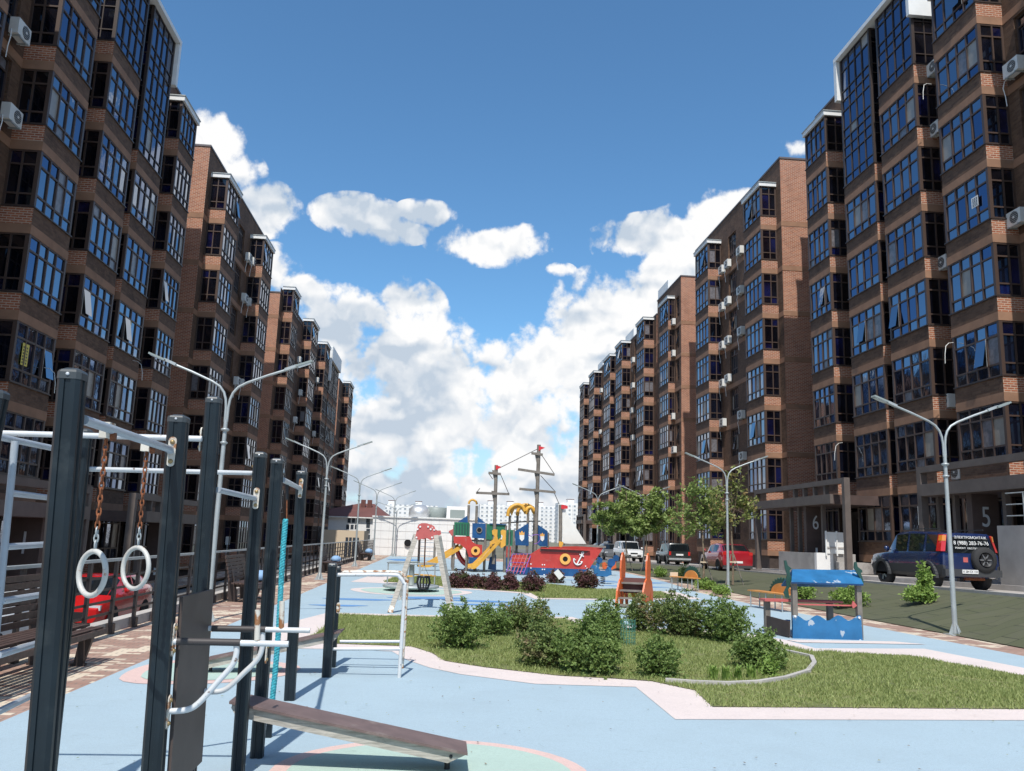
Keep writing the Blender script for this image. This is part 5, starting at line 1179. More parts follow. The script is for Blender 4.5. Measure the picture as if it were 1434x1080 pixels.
# animal benches
def abench(feet_a, feet_b, ztop, label, panel=None, half=None):
    a = gz(*feet_a); b2 = gz(*feet_b); e = empty('play_bench', (a + b2) / 2, label, 'play bench'); d = (b2 - a).normalized(); s_ = Vector((-d.y, d.x, 0)) * .17
    s_ = s_ if s_.x > 0 else -s_
    A = a - d * .1; B = b2 + d * .1; z = Vector((0, 0, ztop)); obj('seat', MB().prism([A + z, B + z, B + s_ * 2 + z, A + s_ * 2 + z], (0, 0, -.03), 'bench_orange'), e)
    for p in (a, a.lerp(b2, .5), b2):
        for q in (p + s_ * .2, p + s_ * 1.8): obj('leg', MB().tube([q, q + Vector((0, 0, ztop - .03))], .018, 'galv', 6), e)
    n = 14; c = a.lerp(b2, .62 if half is None else half) + s_ * 2 + Vector((0, 0, ztop - .02)); Lh = (b2 - a).length * .38
    arc = [c + d * (math.cos(math.pi * k / n) * Lh * .86) + Vector((0, 0, math.sin(math.pi * k / n) * .26)) for k in range(n + 1)]; obj('backrest', MB().prism(arc, s_.normalized() * -.03, 'bench_orange'), e)
    arc = []
    for k in range(n * 2 + 1): t_ = k / (2 * n); r = 1 + (.14 if k % 2 else 0); arc.append(c + d * (math.cos(math.pi * t_) * Lh * r) + Vector((0, 0, math.sin(math.pi * t_) * .36 * r)))
    for k in range(n + 1): t_ = 1 - k / n; r = .82 - .12 * (k % 2); arc.append(c + d * (math.cos(math.pi * t_) * Lh * r) + Vector((0, 0, math.sin(math.pi * t_) * .33 * r)))
    obj('spine_board', MB().prism([q + s_.normalized() * .002 for q in arc], s_.normalized() * .035, 'green_dark'), e)
    if panel: obj('end_panel', MB().prism([at(x, y, a.y + .15) for x, y in panel], (0, .03, 0), 'cream'), e)
abench((1050, 851), (1094, 858), .46, 'orange play bench with a green spined hedgehog back, nearer one', half=.7)
abench((940, 826), (968, 829), .47, 'orange play bench with a pale end panel, farther one', panel=[(938.5, 801.5), (949.5, 801.5), (949, 816), (938.5, 816)], half=.65)
# spring riders
def rider(px, py, m, label, s=1.0):
    p = gz(px, py); e = empty('spring_rider', p, label, 'spring rider', 'spring riders behind the rocket steps'); x, y = p.x, p.y
    obj('spring', MB().tube([(x + math.cos(t_) * .09, y + math.sin(t_) * .09, .02 + t_ * .011) for t_ in np.linspace(0, 25, 60)], .014, 'black', 5), e)
    bd = [(-.30, .30), (-.34, .55), (-.22, .62), (-.12, .50), (.10, .50), (.18, .62), (.22, .82), (.34, .86), (.40, .72), (.30, .60), (.32, .36), (.12, .28)]
    for k in (0, 1): obj('body_board', MB().prism([(x + a * s, y - .12 + k * .2, b * s) for a, b in bd], (0, .03, 0), m), e)
    obj('seat', MB().box(x - .2, x + .1, y - .1, y + .1, .46 * s, .50 * s, 'orange_panel'), e); obj('handle', MB().tube([(x + .16, y - .25, .7 * s), (x + .16, y + .25, .7 * s)], .014, 'black', 6), e)
    obj('head_disc', MB().disc((x + .30 * s, y - .14, .82 * s), .15, 'blue_panel', (0, -1, 0), .03, 18), e)
rider(844, 818, 'blue_worn', 'blue spring rider left of the orange rockets'); rider(853, 806, 'orange_panel', 'orange spring rider with a blue disc head'); rider(832, 803, 'blue_worn', 'far blue spring rider beside the ship bow', .8)
# plaque on the rear lawn
p = gz(781, 822); e = empty('lawn_sign', p, 'small tilted white sign on a thin stake in the rear lawn', 'sign')
obj('board', MB().prism([at(x, y, p.y - .02) for x, y in ((775.5, 802), (781.5, 797), (789.5, 806.5), (783, 812))], (0, .015, 0), 'white_paint'), e); obj('stake', MB().tube([p, at(782, 805, p.y)], .012, 'timber', 6), e)
# green plastic guard by the middle bush
p = gz(879, 905); gd = MB()
for k in range(16): a = k * math.pi / 8; gd.tube([(p.x + math.cos(a) * .12, p.y + math.sin(a) * .12, 0), (p.x + math.cos(a) * .12, p.y + math.sin(a) * .12, .40)], .003, 'plastic_green', 4)
for k in range(8): gd.tube([(p.x + math.cos(a) * .12, p.y + math.sin(a) * .12, .02 + k * .054) for a in np.linspace(0, 6.2832, 17)], .003, 'plastic_green', 4, cap=False)
e = single('plant_guard', gd, 'green plastic mesh guard standing behind the middle bush', 'plant guard')
p = gz(822, 878); single('bollard', MB().lathe((p.x, p.y, 0), [(.09, 0), (.09, .10), (.06, .22), (.0005, .26)], 'white_paint', n=14), 'small white stone bollard at the rear edge of the front lawn', 'bollard')
mat('tile_line', (.55, .52, .50), .8)

# ================================================================== PLANTS
def leaf_cloud(C, n, size, up=.35, m='leaf_shrub', name='foliage', asp=.55, droop=0):
    """C (k,3) anchor points; n leaves round them, each a bent diamond of two triangles"""
    idx = np.random.randint(0, len(C), n); P = C[idx]; s = np.random.uniform(.6, 1.25, n)[:, None] * size
    d = np.random.normal(0, 1, (n, 3)); d[:, 2] = np.abs(d[:, 2]) * up + d[:, 2] * (1 - up) - droop; d /= np.linalg.norm(d, axis=1)[:, None]
    r = np.cross(d, np.random.normal(0, 1, (n, 3))); r /= np.linalg.norm(r, axis=1)[:, None]; nn = np.cross(d, r)
    A = P; B = P + d * s * .55 + r * s * asp * .5 - nn * s * .08; Cc = P + d * s; D = P + d * s * .55 - r * s * asp * .5 - nn * s * .08
    V = np.stack([A, B, Cc, D], 1).reshape(-1, 3); i = np.arange(n) * 4
    return scatter_mesh(name, V, np.stack([i, i + 1, i + 2, i + 3], 1), m)
def shrub_parts(w, h, dens, leaf, m, seed, lean=0):
    np.random.seed(seed); random.seed(seed); C = []; b = MB(); ns = int(24 + w * 26)
    for k in range(ns):
        a = random.uniform(0, 6.283); rr = math.sqrt(random.random()) * w / 2; topz = h * (1 - .45 * (rr / (w / 2)) ** 2) * random.uniform(.62, 1.1)
        tip = Vector((math.cos(a) * rr, math.sin(a) * rr, topz)); base = Vector((math.cos(a) * rr * .25, math.sin(a) * rr * .25, 0)); mid = base.lerp(tip, .5) + Vector((math.cos(a) * rr * .2, math.sin(a) * rr * .2, 0)); pts = []
        for i in range(9):
            t_ = i / 8; pts.append(base * (1 - t_) ** 2 + mid * 2 * t_ * (1 - t_) + tip * t_ * t_)
        if k % 2 == 0: b.tube(pts[:8], .006, 'twig', 4, cap=False, r2=.002)
        for i in range(2, 9):
            for q in range(4):
                j = .035 + .02 * (8 - i) * w; C.append(pts[i] + Vector((random.gauss(0, j), random.gauss(0, j), random.gauss(0, j))))
            if random.random() < .35:          # side twig
                e_ = pts[i] + Vector((random.gauss(0, 1), random.gauss(0, 1), random.uniform(.2, 1.2))).normalized() * .13 * h
                for q in range(5): C.append(pts[i].lerp(e_, q / 4) + Vector((random.gauss(0, .015), random.gauss(0, .015), random.gauss(0, .015))))
    C = np.array([tuple(c) for c in C]); C[:, 2] = np.maximum(C[:, 2], .03)
    return leaf_cloud(C, int(dens), leaf, m=m), b.mesh('stem')
def shrub(px, py, wpx, ytop, label, m='leaf_shrub', leaf=.042, seed=1, dens=None, group='shrubs in the front lawn', cat='shrub', name='shrub', z=0, depth=1.0):
    p = gz(px, py, z); W_ = wpx / F * p.y * 1.1; top = at(px, ytop, p.y); h = top.z - z; e = empty(name, p + Vector((0, W_ * .25, 0)), label, cat, group)
    n = int((dens or int(5200 * min(1.6, W_ * h / .75) + 900)) * 1.85)
    f, s = shrub_parts(W_, h, n, leaf, m, seed); link('foliage', f, e, True); link('stem', s, e, True); e.rotation_euler = (0, 0, seed * .7); return e
shrub(642, 912, 72, 845, 'leafy green shrub at the left end of the front lawn', seed=11)
shrub(690, 893, 56, 845, 'green shrub directly right of the leftmost lawn shrub', seed=12)
shrub(740, 888, 62, 832, 'tallest green shrub in the back left of the front lawn', 'leaf_mix', seed=13)
shrub(755, 937, 56, 866, 'reddish leggy shrub with bare tips in the front lawn middle', 'leaf_mix', seed=14, dens=3600)
shrub(826, 946, 92, 866, 'widest bright green shrub in the centre of the front lawn', seed=15, dens=8500)
shrub(850, 903, 58, 840, 'green shrub behind the widest central shrub, touching the green guard', 'leaf_shrub', seed=16)
shrub(910, 888, 56, 832, 'reddish green shrub just below the orange rocket steps', 'leaf_mix', seed=17)
shrub(965, 896, 72, 830, 'dense shrub in the middle of the right back clump', 'leaf_mix', seed=18, dens=7000)
shrub(1022, 902, 72, 836, 'dense green shrub at the right end of the back clump', seed=19, dens=7500)
shrub(926, 951, 50, 888, 'small thin shrub standing alone in the front lawn', 'leaf_shrub', seed=20, dens=3000)
shrub(1070, 940, 66, 886, 'low green shrub inside the curved concrete edging', seed=21, dens=5500)
shrub(1079, 949, 15, 919, 'tiny yellow-green sprout beside the curved edging', 'leaf_fresh', seed=22, dens=350, leaf=.05)
for i, (x, y, w, yt, l) in enumerate(((644, 824, 34, 800, 'leftmost purple shrub in front of the yellow slide'), (670, 825, 21, 805, 'purple shrub second from left in the rear lawn'), (691, 827, 20, 805, 'small purple shrub left of the rope net'), (715, 828, 17, 803, 'narrow purple shrub below the rope net'),
                                      (747, 830, 26, 801, 'purple shrub below the hull rear end'), (779, 817, 20, 799, 'purple shrub behind the tilted white sign'), (822, 826, 30, 800, 'dense purple shrub below the bow of the ship'))):
    shrub(x, y, w, yt, l, 'leaf_purple', seed=40 + i, dens=2600, leaf=.07, group='purple shrubs in the rear lawn')
# spiky lily clumps
for i, (x, y, l) in enumerate(((998, 954, 'leftmost spiky lily clump by the curved edging'), (1016, 955, 'second spiky lily clump by the curved edging'), (1034, 954, 'third spiky lily clump by the curved edging'), (1052, 952, 'spiky lily clump beside the low edging shrub'))):
    p = gz(x, y); n = 46; b = MB(); random.seed(i)
    for k in range(n):
        a = random.uniform(0, 6.283); L = random.uniform(.12, .24); o = Vector((random.gauss(0, .02), random.gauss(0, .02), 0)); d = Vector((math.cos(a), math.sin(a), 0)); s_ = Vector((-d.y, d.x, 0)) * .008; out = random.uniform(.2, .6)
        q0 = p + o; q1 = q0 + d * L * out * .4 + Vector((0, 0, L * .7)); q2 = q0 + d * L * out + Vector((0, 0, L * (1.0 - out * .35)))
        b.face([q0 - s_, q0 + s_, q1 + s_, q1 - s_], 'leaf_fresh'); b.face([q1 - s_, q1 + s_, q2], 'leaf_fresh')
    single('lily_clump', b, l, 'plant', 'lily clumps by the edging')
# weeds on the embankment
def ez(x, y): k = min(1, max(0, (x - 10.12) / (xtop(y) - 10.1))); return .02 + k * (zr(y) - .03)
def weed(X, Y, W_, h, label, seed, m='leaf_fresh', tall=False):
    z = ez(X, Y); e = empty('weed', (X, Y, z), label, 'plant', 'weeds growing through the embankment matting')
    f, s = shrub_parts(W_, h, 2200 if tall else 1500, .085, m, seed); link('foliage', f, e, True); link('stem', s, e, True)
p = gz(1281, 862, .05); weed(p.x + .15, p.y, .75, .34, 'spreading weed at the foot of the embankment by the near right lamp', 61); weed(p.x + .35, p.y + .1, .28, .95, 'tall upright weed on the embankment in front of the blue car', 62, tall=True)
p = gz(1190, 846, .2); weed(p.x, p.y, .95, .48, 'pale green weed clump seen through the play stall, right', 63); p = gz(1128, 836, .2); weed(p.x, p.y, .7, .5, 'pale green weed clump seen through the play stall, left', 64)
p = gz(960, 812, .1); weed(p.x, p.y, .8, .62, 'round bright bush behind the farther play bench', 65, 'leaf_tree'); p = gz(985, 822, .1); weed(p.x + .1, p.y, .7, .35, 'low weed right of the farther play bench', 66)
p = gz(1000, 826, .15); weed(p.x + .2, p.y, .6, .25, 'low weed left of the lamp by the dark red car', 67); p = gz(925, 806, .1); weed(p.x, p.y, .6, .45, 'small weed beside the right orange rocket', 68)
# hedge by the first left block
e = empty('hedge', (-12.9, 24, -1.2), 'dark green low hedge beside the left entrance', 'hedge'); np.random.seed(5)
C = np.random.uniform((-13.3, 20.0, -1.15), (-12.5, 33, -.45), (3000, 3)) - np.array((-12.9, 24, -1.2)); link('foliage', leaf_cloud(C, 9000, .09, m='leaf_shrub'), e, True)

# ---- street trees
def tree(base, h, crown, n_leaf, label, m, seed, gap=.0, leaf=.15, trunk_h=.42):
    """crown: list of (dx, dy, dz, rx, rz) lobes relative to the base"""
    random.seed(seed); np.random.seed(seed); e = empty('street_tree', base, label, 'tree', 'young trees staked on the right embankment'); b = MB(); th = h * trunk_h
    tr = [Vector((0, 0, 0)), Vector((.03, 0, th * .5)), Vector((-.02, .02, th)), Vector((.02, 0, th * 1.85)), Vector((0, 0, h * .86))]; b.tube(tr, .05, 'bark', 8, r2=.015); C = []
    for (dx, dy, dz, rx, rz_) in crown:
        c = Vector((dx, dy, dz)); nb = int(16 * rx / .8)
        for k in range(nb):
            d = Vector((random.gauss(0, 1), random.gauss(0, 1), random.gauss(.1, .9))).normalized(); tip = c + Vector((d.x * rx, d.y * rx, d.z * rz_)) * random.uniform(.7, 1.12)
            s0 = tr[2].lerp(tr[4], random.random() ** 1.3 * .8); mid = s0.lerp(tip, .5) + Vector((0, 0, -.08)); pts = [s0, s0.lerp(mid, .5) + Vector((0, 0, .02)), mid, mid.lerp(tip, .5), tip]; b.tube(pts, .013, 'bark', 5, cap=False, r2=.003)
            for q in range(22):
                t_ = random.uniform(.45, 1.05); i = min(3, int(t_ * 4)); pp = pts[i].lerp(pts[i + 1], min(1, t_ * 4 - i)); C.append(tuple(pp + Vector((random.gauss(0, .09), random.gauss(0, .09), random.gauss(0, .09)))))
    C = np.array(C); C = C[(np.sin(C[:, 0] * 5.1 + seed) * np.sin(C[:, 2] * 4.3) * np.sin(C[:, 1] * 4.7 + 1)) < .42 - gap]
    obj('trunk', b, e, True); link('crown', leaf_cloud(C, n_leaf, leaf, m=m, name='crown', droop=.15), e, True)
    b = MB(); b.tube([(-.35, -.2, 0), (-.05, 0, 1.15)], .02, 'timber', 6); b.tube([(.35, -.2, 0), (.05, 0, 1.15)], .02, 'timber', 6); b.obox((-.15, -.1, .85), (.15, -.1, .85), .04, .05, 'cream'); tag(obj('stake', b, e, True), None)
B1 = at(985, 806, 33.5); B1.z = ez(B1.x, 33.5)
tree(B1, 4.9, [(-.35, 0, 3.1, .95, .95), (-.8, .2, 2.3, .7, .6), (.3, 0, 3.6, .6, .7), (.3, .2, 2.3, .6, .5), (-.5, 0, 3.9, .5, .5)], 3300, 'slender young tree with thin crown left of the lamp by the red car', 'leaf_tree', 71, .25, .14)
B2 = at(1026, 810, 32.0); B2.z = ez(B2.x, 32)
tree(B2, 4.6, [(-.3, .2, 3.2, .6, .75), (.25, 0, 3.9, .4, .5), (-.5, 0, 2.5, .5, .4), (.55, 0, 2.9, .45, .6)], 1700, 'sparse yellowing young tree right behind the lamp by the red car', 'leaf_tree_dry', 72, .2, .15)
A1 = at(876, 796, 46.0); A1.z = ez(A1.x, 46)
tree(A1, 5.0, [(-.6, 0, 3.0, 1.25, 1.1), (.2, .3, 3.8, .9, .8), (-1.2, .1, 2.5, .8, .6), (.4, 0, 2.4, .8, .5)], 6800, 'full green tree in front of the white car, left trunk', 'leaf_tree', 73, .18, .19)
A2 = at(905, 800, 45.0); A2.z = ez(A2.x, 45)
tree(A2, 4.7, [(.1, 0, 3.2, 1.1, 1.0), (1.0, .1, 2.9, .9, .7), (-.3, .2, 2.3, .8, .5), (.5, 0, 3.9, .6, .6)], 5600, 'full green tree in front of the white car, right trunk', 'leaf_tree', 74, .18, .19)

# ================================================================== CARS
def car(name, st, hw, paint, label, cat, loc, rz=0, wheels=(1.3, -1.32), wr=.33, wt=.20, glass_rows=None, clad=None, extras=None, pillars=(), low=.22, group='cars parked beside the courtyard'):
    """st: stations (y, zlow, zbelt, ztop, kw, kt)  y>0 towards the front"""
    e = empty(name, loc, label, cat, group, rz); b = MB(); gl = MB(); rings = []
    for (y, zl, zb, zt, kw, kt) in st:
        w = hw * kw; wt_ = hw * kt; zm = (zl + zb) / 2
        rings.append([(0, y, zl), (w * .88, y, zl), (w * .97, y, zl + .10), (w, y, zm), (w * .985, y, zb - .05), (w * .955, y, zb), (wt_, y, max(zb + .004, zt - .07)), (wt_ * .88, y, max(zb + .006, zt - .012)), (0, y, max(zb + .008, zt))])
    m_ = len(rings[0])
    for i in range(len(rings) - 1):
        A, B = rings[i], rings[i + 1]; hasA = st[i][3] - st[i][2] > .25; hasB = st[i + 1][3] - st[i + 1][2] > .25
        for j in range(m_ - 1):
            q = [A[j], B[j], B[j + 1], A[j + 1]]; side = j == 5; top = j in (6, 7)
            g_ = (side and hasA and hasB and i not in pillars) or ((hasA != hasB) and (top or (side and False)))
            mm = clad if (clad and j in (1, 2)) else paint
            tgt = b
            for sg in (1, -1):
                qq = [(v[0] * sg, v[1], v[2]) for v in q]; qq = qq if sg < 0 else qq[::-1]
                if g_:
                    # inset glass, with a painted frame left round it
                    c = sum((Vector(v) for v in qq), Vector()) / 4; k = .90 if side else .95; inn = [c + (Vector(v) - c) * k for v in qq]
                    if side: inn = [Vector((v.x, c.y + (v.y - c.y) / k * .955, v.z)) for v in inn]
                    if top: inn = [Vector((0 if abs(qq[t_][0]) < .01 else v.x, v.y, v.z)) for t_, v in enumerate(inn)]
                    for t_ in range(4):
                        u_ = (t_ + 1) % 4; b.face([qq[t_], qq[u_], inn[u_], inn[t_]], paint, True)
                    nrm = (Vector(qq[1]) - Vector(qq[0])).cross(Vector(qq[2]) - Vector(qq[0])).normalized() * -.006
                    gl.face([v + nrm for v in inn], 'car_glass', False)
                else: b.face(qq, mm, True)
    for r_, rev in ((rings[0], False), (rings[-1], True)):
        full = [(-v[0], v[1], v[2]) for v in r_[1:]][::-1] + [tuple(v) for v in r_[1:]]
        b.face(full if rev else full[::-1], paint)
    me = b.mesh('body'); 
    import bmesh
    bm_ = bmesh.new(); bm_.from_mesh(me); bmesh.ops.remove_doubles(bm_, verts=bm_.verts, dist=.0015); bmesh.ops.recalc_face_normals(bm_, faces=bm_.faces); bm_.to_mesh(me); bm_.free(); me.set_sharp_from_angle(angle=R(32))
    body = link('body', me, e, True); obj('window_glass', gl, e, True)
    for yy in wheels:
        for sg in (-1, 1):
            b = MB(); x = sg * (hw - .01); b.lathe((x, yy, wr), [(wr * .62, .0), (wr * .93, .01), (wr, -.03), (wr, -wt + .03), (wr * .9, -wt), (.02, -wt)], 'tyre', (sg, 0, 0), 26); wo_ = obj('wheel', b, e, True)
            b = MB(); b.lathe((x, yy, wr), [(wr * .62, -.005), (wr * .58, -.03), (wr * .5, -.05), (.001, -.045)], 'black' if name == 'off_road_car' else 'rim', (sg, 0, 0), 20)
            for k in range(5):
                a = k * 1.2566; d = Vector((0, math.cos(a), math.sin(a))); c0 = Vector((x - sg * .02, yy, wr)); b.obox(c0 + d * .05, c0 + d * wr * .6, .05, .02, 'tank_dark' if name == 'off_road_car' else 'rim', up=(sg, 0, 0))
            obj('rim', b, wo_, True)
            b = MB(); ar = wr * 1.17; n = 16; pts = [(math.cos(math.pi * k / n) * ar, math.sin(math.pi * k / n) * ar) for k in range(n + 1)]
            xo = sg * (hw + .004); b.prism([(xo, yy + u, wr + v - .02) for u, v in pts] + [(xo, yy - ar, low + .02), (xo, yy + ar, low + .02)], (-sg * .02, 0, 0), 'void'); obj('wheel_arch', b, e, True)
            if clad:
                b = MB()
                for k in range(n):
                    (u0, v0), (u1, v1) = pts[k], pts[k + 1]; b.obox((xo + sg * .015, yy + u0 * 1.06, wr + v0 * 1.06 - .02), (xo + sg * .015, yy + u1 * 1.06, wr + v1 * 1.06 - .02), .09, .09, clad, up=(sg, 0, 0))
                obj('arch_flare', b, e, True)
    for sg in (-1, 1):
        ym = next((st[i][0] for i in range(len(st)) if st[i][3] - st[i][2] > .25 and (i + 1 >= len(st) or st[i + 1][3] - st[i + 1][2] <= .25)), .5)
        zb = st[len(st) // 2][2]; b = MB(); b.lathe((sg * (hw + .09), ym - .05 + .25, zb + .08), [(.001, -.05), (.07, -.045), (.09, 0), (.07, .03), (.001, .04)], paint, (0, 1, 0), 12); b.obox((sg * hw * .95, ym + .2, zb + .04), (sg * (hw + .06), ym + .2, zb + .07), .04, .03, 'trim'); obj('mirror', b, e, True)
    return e
def addbox(e, name, m, *bx): 
    b = MB()
    for q in bx: b.box(*q, m)
    return obj(name, b, e, True)
# boxy blue off-road car, rear towards the camera
sv_ = [(-2.06, .45, .98, .99, .90, .80), (-2.04, .40, 1.06, 1.07, .97, .88), (-1.96, .38, 1.08, 1.56, .99, .82), (-1.90, .36, 1.08, 1.66, 1, .82), (-1.15, .35, 1.08, 1.71, 1, .84), (-1.05, .35, 1.08, 1.71, 1, .84), (-.22, .35, 1.07, 1.72, 1, .84), (-.14, .35, 1.07, 1.72, 1, .84), (.55, .35, 1.05, 1.68, 1, .83), (.62, .35, 1.05, 1.65, 1, .83), (1.12, .36, 1.03, 1.05, 1, .86), (1.95, .38, .95, .97, .97, .84), (2.22, .42, .80, .82, .88, .7), (2.26, .46, .7, .72, .84, .6)]
SUV = car('off_road_car', sv_, .885, 'car_blue', 'dark blue off-road car with rear spare wheel and white lettered rear window', 'car', (15.45, 25.72, zr(25.7) - .05), wheels=(1.30, -1.32), wr=.36, wt=.26, clad='trim', pillars=(2, 4, 6, 8), low=.38)
addbox(SUV, 'rear_bumper', 'trim', (-.86, .86, -2.16, -1.98, .42, .62)); addbox(SUV, 'roof_rail', 'trim', (-.68, -.65, -1.7, .3, 1.76, 1.785)); addbox(SUV, 'roof_rail', 'trim', (.65, .68, -1.7, .3, 1.76, 1.785))
for sg in (-1, 1):
    b = MB(); b.prism([(sg * .875, -2.0, 1.12), (sg * .90, -1.80, 1.12), (sg * .80, -1.80, 1.60), (sg * .76, -1.93, 1.60)], (-sg * .10, -.06, 0), 'lamp_red'); l_ = obj('tail_light', b, SUV, True)
    b = MB(); b.prism([(sg * .80, -1.965, 1.42), (sg * .835, -1.84, 1.42), (sg * .805, -1.84, 1.58), (sg * .775, -1.96, 1.58)], (-sg * .08, -.058, 0), 'lamp_orange'); obj('indicator', b, l_, True)
sw = empty('tmp', (0, 0, 0)); bpy.data.objects.remove(sw)
b = MB(); b.lathe((.36, -2.10, .90), [(.22, .12), (.33, .11), (.37, .06), (.37, -.06), (.33, -.13), (.20, -.14)], 'tyre', (0, -1, 0), 30); spw = obj('spare_wheel', b, SUV, True)
b = MB(); b.lathe((.36, -2.10, .90), [(.20, .14), (.17, .09), (.05, .07), (.05, .11), (.001, .11)], 'black', (0, -1, 0), 20)
for k in range(6): a = k * 1.047; d = Vector((math.cos(a), 0, math.sin(a))); c0 = Vector((.36, -2.19, .90)); b.obox(c0 + d * .05, c0 + d * .19, .03, .02, 'rim', up=(0, -1, 0))
obj('rim', b, spw, True)
addbox(SUV, 'number_plate', 'plate', (-.36, .12, -2.185, -2.162, .50, .61)); addbox(SUV, 'exhaust', 'rust', (-.1, .5, -1.9, -1.8, .30, .38)); addbox(SUV, 'rear_sticker', 'red_faded', (-.24, -.10, -2.068, -2.058, .82, .96))
def decal(parent, body, size, m, c, sx=1, tilt=0):
    me = text_mesh('lettering', body, size, m, .002, sx); me.transform(Matrix.Rotation(math.pi / 2 + tilt, 4, 'X')); o = link('lettering', me, parent, True); o.location = c; return o
decal(SUV, 'ЭЛЕКТРОМОНТАЖ', .10, 'white_paint', (.05, -2.0, 1.53), 1.05, -.12); decal(SUV, '8 (988) 283-76-76', .15, 'white_paint', (.05, -2.035, 1.37), .98, -.12); decal(SUV, 'РЕМОНТ  ОБСЛУЖИВАНИЕ', .07, 'white_paint', (.05, -2.065, 1.22), 1.1, -.12)
decal(SUV, 'К 284 ЕХ 123', .085, 'trim', (-.12, -2.188, .553), .9)
hb = [(-2.05, .32, .70, .71, .85, .6), (-2.02, .26, .98, .99, .95, .84), (-1.90, .22, 1.05, 1.10, .98, .84), (-1.45, .20, 1.04, 1.42, 1, .76), (-1.1, .2, 1.02, 1.46, 1, .77), (-.35, .2, 1.0, 1.49, 1, .78), (-.27, .2, 1.0, 1.49, 1, .78), (.35, .2, .98, 1.45, 1, .77), (.45, .2, .97, 1.42, 1, .77), (1.15, .22, .93, .95, .99, .80), (1.80, .24, .80, .82, .94, .74), (2.08, .28, .62, .64, .82, .6)]
def tails(e, hw, y, z0, z1, w=.16, m='lamp_red'):
    for sg in (-1, 1): addbox(e, 'tail_light' if m == 'lamp_red' else 'headlight', m, (sg * hw * .96, sg * (hw * .96 - w), y, y + (.12 if y < 0 else -.12), z0, z1))
RED = car('hatchback_car', hb, .875, 'car_red', 'dark red hatchback parked behind a lamp post, seen from the rear', 'car', (at(1033, 790, 44.5).x, 46.5, zr(46) - .06), wheels=(1.25, -1.3), wr=.31, pillars=(3, 5, 7), low=.24)
tails(RED, .86, -2.04, .88, 1.04, .2); addbox(RED, 'number_plate', 'plate', (-.26, .26, -2.075, -2.05, .46, .57)); addbox(RED, 'rear_bumper', 'trim', (-.8, .8, -2.07, -1.9, .20, .34))
nv = [(-1.85, .45, .95, .96, .90, .86), (-1.83, .4, 1.06, 1.07, .98, .92), (-1.76, .38, 1.07, 1.55, .99, .86), (-1.70, .36, 1.07, 1.64, 1, .86), (-.75, .36, 1.06, 1.66, 1, .87), (-.66, .36, 1.06, 1.66, 1, .87), (.32, .36, 1.05, 1.62, 1, .87), (.42, .36, 1.05, 1.60, 1, .87), (.78, .38, 1.04, 1.06, 1, .90), (1.75, .40, 1.0, 1.02, .97, .88), (1.82, .45, .85, .87, .92, .8)]
NIV = car('off_road_car', nv, .80, 'car_dark', 'dark green boxy off-road car seen from the rear, between the trees', 'car', (at(952, 780, 59).x, 60.9, zr(61) - .06), wheels=(1.15, -1.1), wr=.35, clad='trim', pillars=(2, 4, 6), low=.38)
tails(NIV, .79, -1.86, .80, 1.05, .14); addbox(NIV, 'number_plate', 'plate', (-.26, .26, -1.89, -1.865, .78, .90)); addbox(NIV, 'rear_bumper', 'galv', (-.8, .8, -1.95, -1.85, .48, .60))
WHT = car('off_road_car', sv_, .90, 'car_white', 'white off-road car facing the camera under the green trees', 'car', (at(889, 780, 69).x, 71.5, -.08), rz=math.pi, wheels=(1.30, -1.32), wr=.34, pillars=(2, 4, 6, 8), low=.34)
addbox(WHT, 'grille', 'trim', (-.30, .30, 2.21, 2.26, .66, .78)); tails(WHT, .80, 2.20, .74, .88, .28, 'lamp_clear'); addbox(WHT, 'number_plate', 'plate', (-.26, .26, 2.27, 2.29, .50, .61)); addbox(WHT, 'lower_grille', 'black', (-.6, .6, 2.22, 2.265, .46, .60))
G1 = car('parked_car', hb, .87, 'car_grey', 'dark grey car facing the camera left of the white car', 'car', (at(859, 780, 80).x, 82, -.15), rz=math.pi, wheels=(1.25, -1.3), wr=.31, pillars=(3, 5, 7), low=.24); tails(G1, .84, 2.02, .60, .72, .26, 'lamp_clear')
G2 = car('parked_car', sv_, .88, 'car_navy', 'black car with a roof box behind the dark grey car', 'car', (at(866, 780, 87).x, 89.5, -.15), rz=math.pi, wheels=(1.3, -1.32), wr=.33, pillars=(2, 4, 6, 8), low=.34); addbox(G2, 'roof_box', 'black', (-.4, .4, -1.3, .4, 1.78, 2.05))
G3 = car('parked_car', hb, .87, 'car_blue', 'dark blue car beside the ship bow, farthest of the right row', 'car', (at(848, 780, 92).x, 94, -.15), rz=math.pi, wheels=(1.25, -1.3), wr=.31, pillars=(3, 5, 7), low=.24); tails(G3, .84, 2.02, .60, .72, .26, 'lamp_clear')
RL = car('hatchback_car', hb, .875, 'car_red2', 'bright red car in the lower left street behind the railing', 'car', (-10.0, 26.6, -1.32), rz=math.pi, wheels=(1.25, -1.3), wr=.32, pillars=(3, 5, 7), low=.24); tails(RL, .80, 2.0, .60, .74, .30, 'lamp_clear'); addbox(RL, 'grille', 'black', (-.4, .4, 2.0, 2.09, .36, .56))
WL = car('parked_car', hb, .875, 'car_white', 'white car at the left picture edge behind the railing', 'car', (-9.9, 20.0, -1.32), rz=math.pi, wheels=(1.25, -1.3), wr=.32, pillars=(3, 5, 7), low=.24); tails(WL, .80, 2.0, .60, .74, .30, 'lamp_clear')

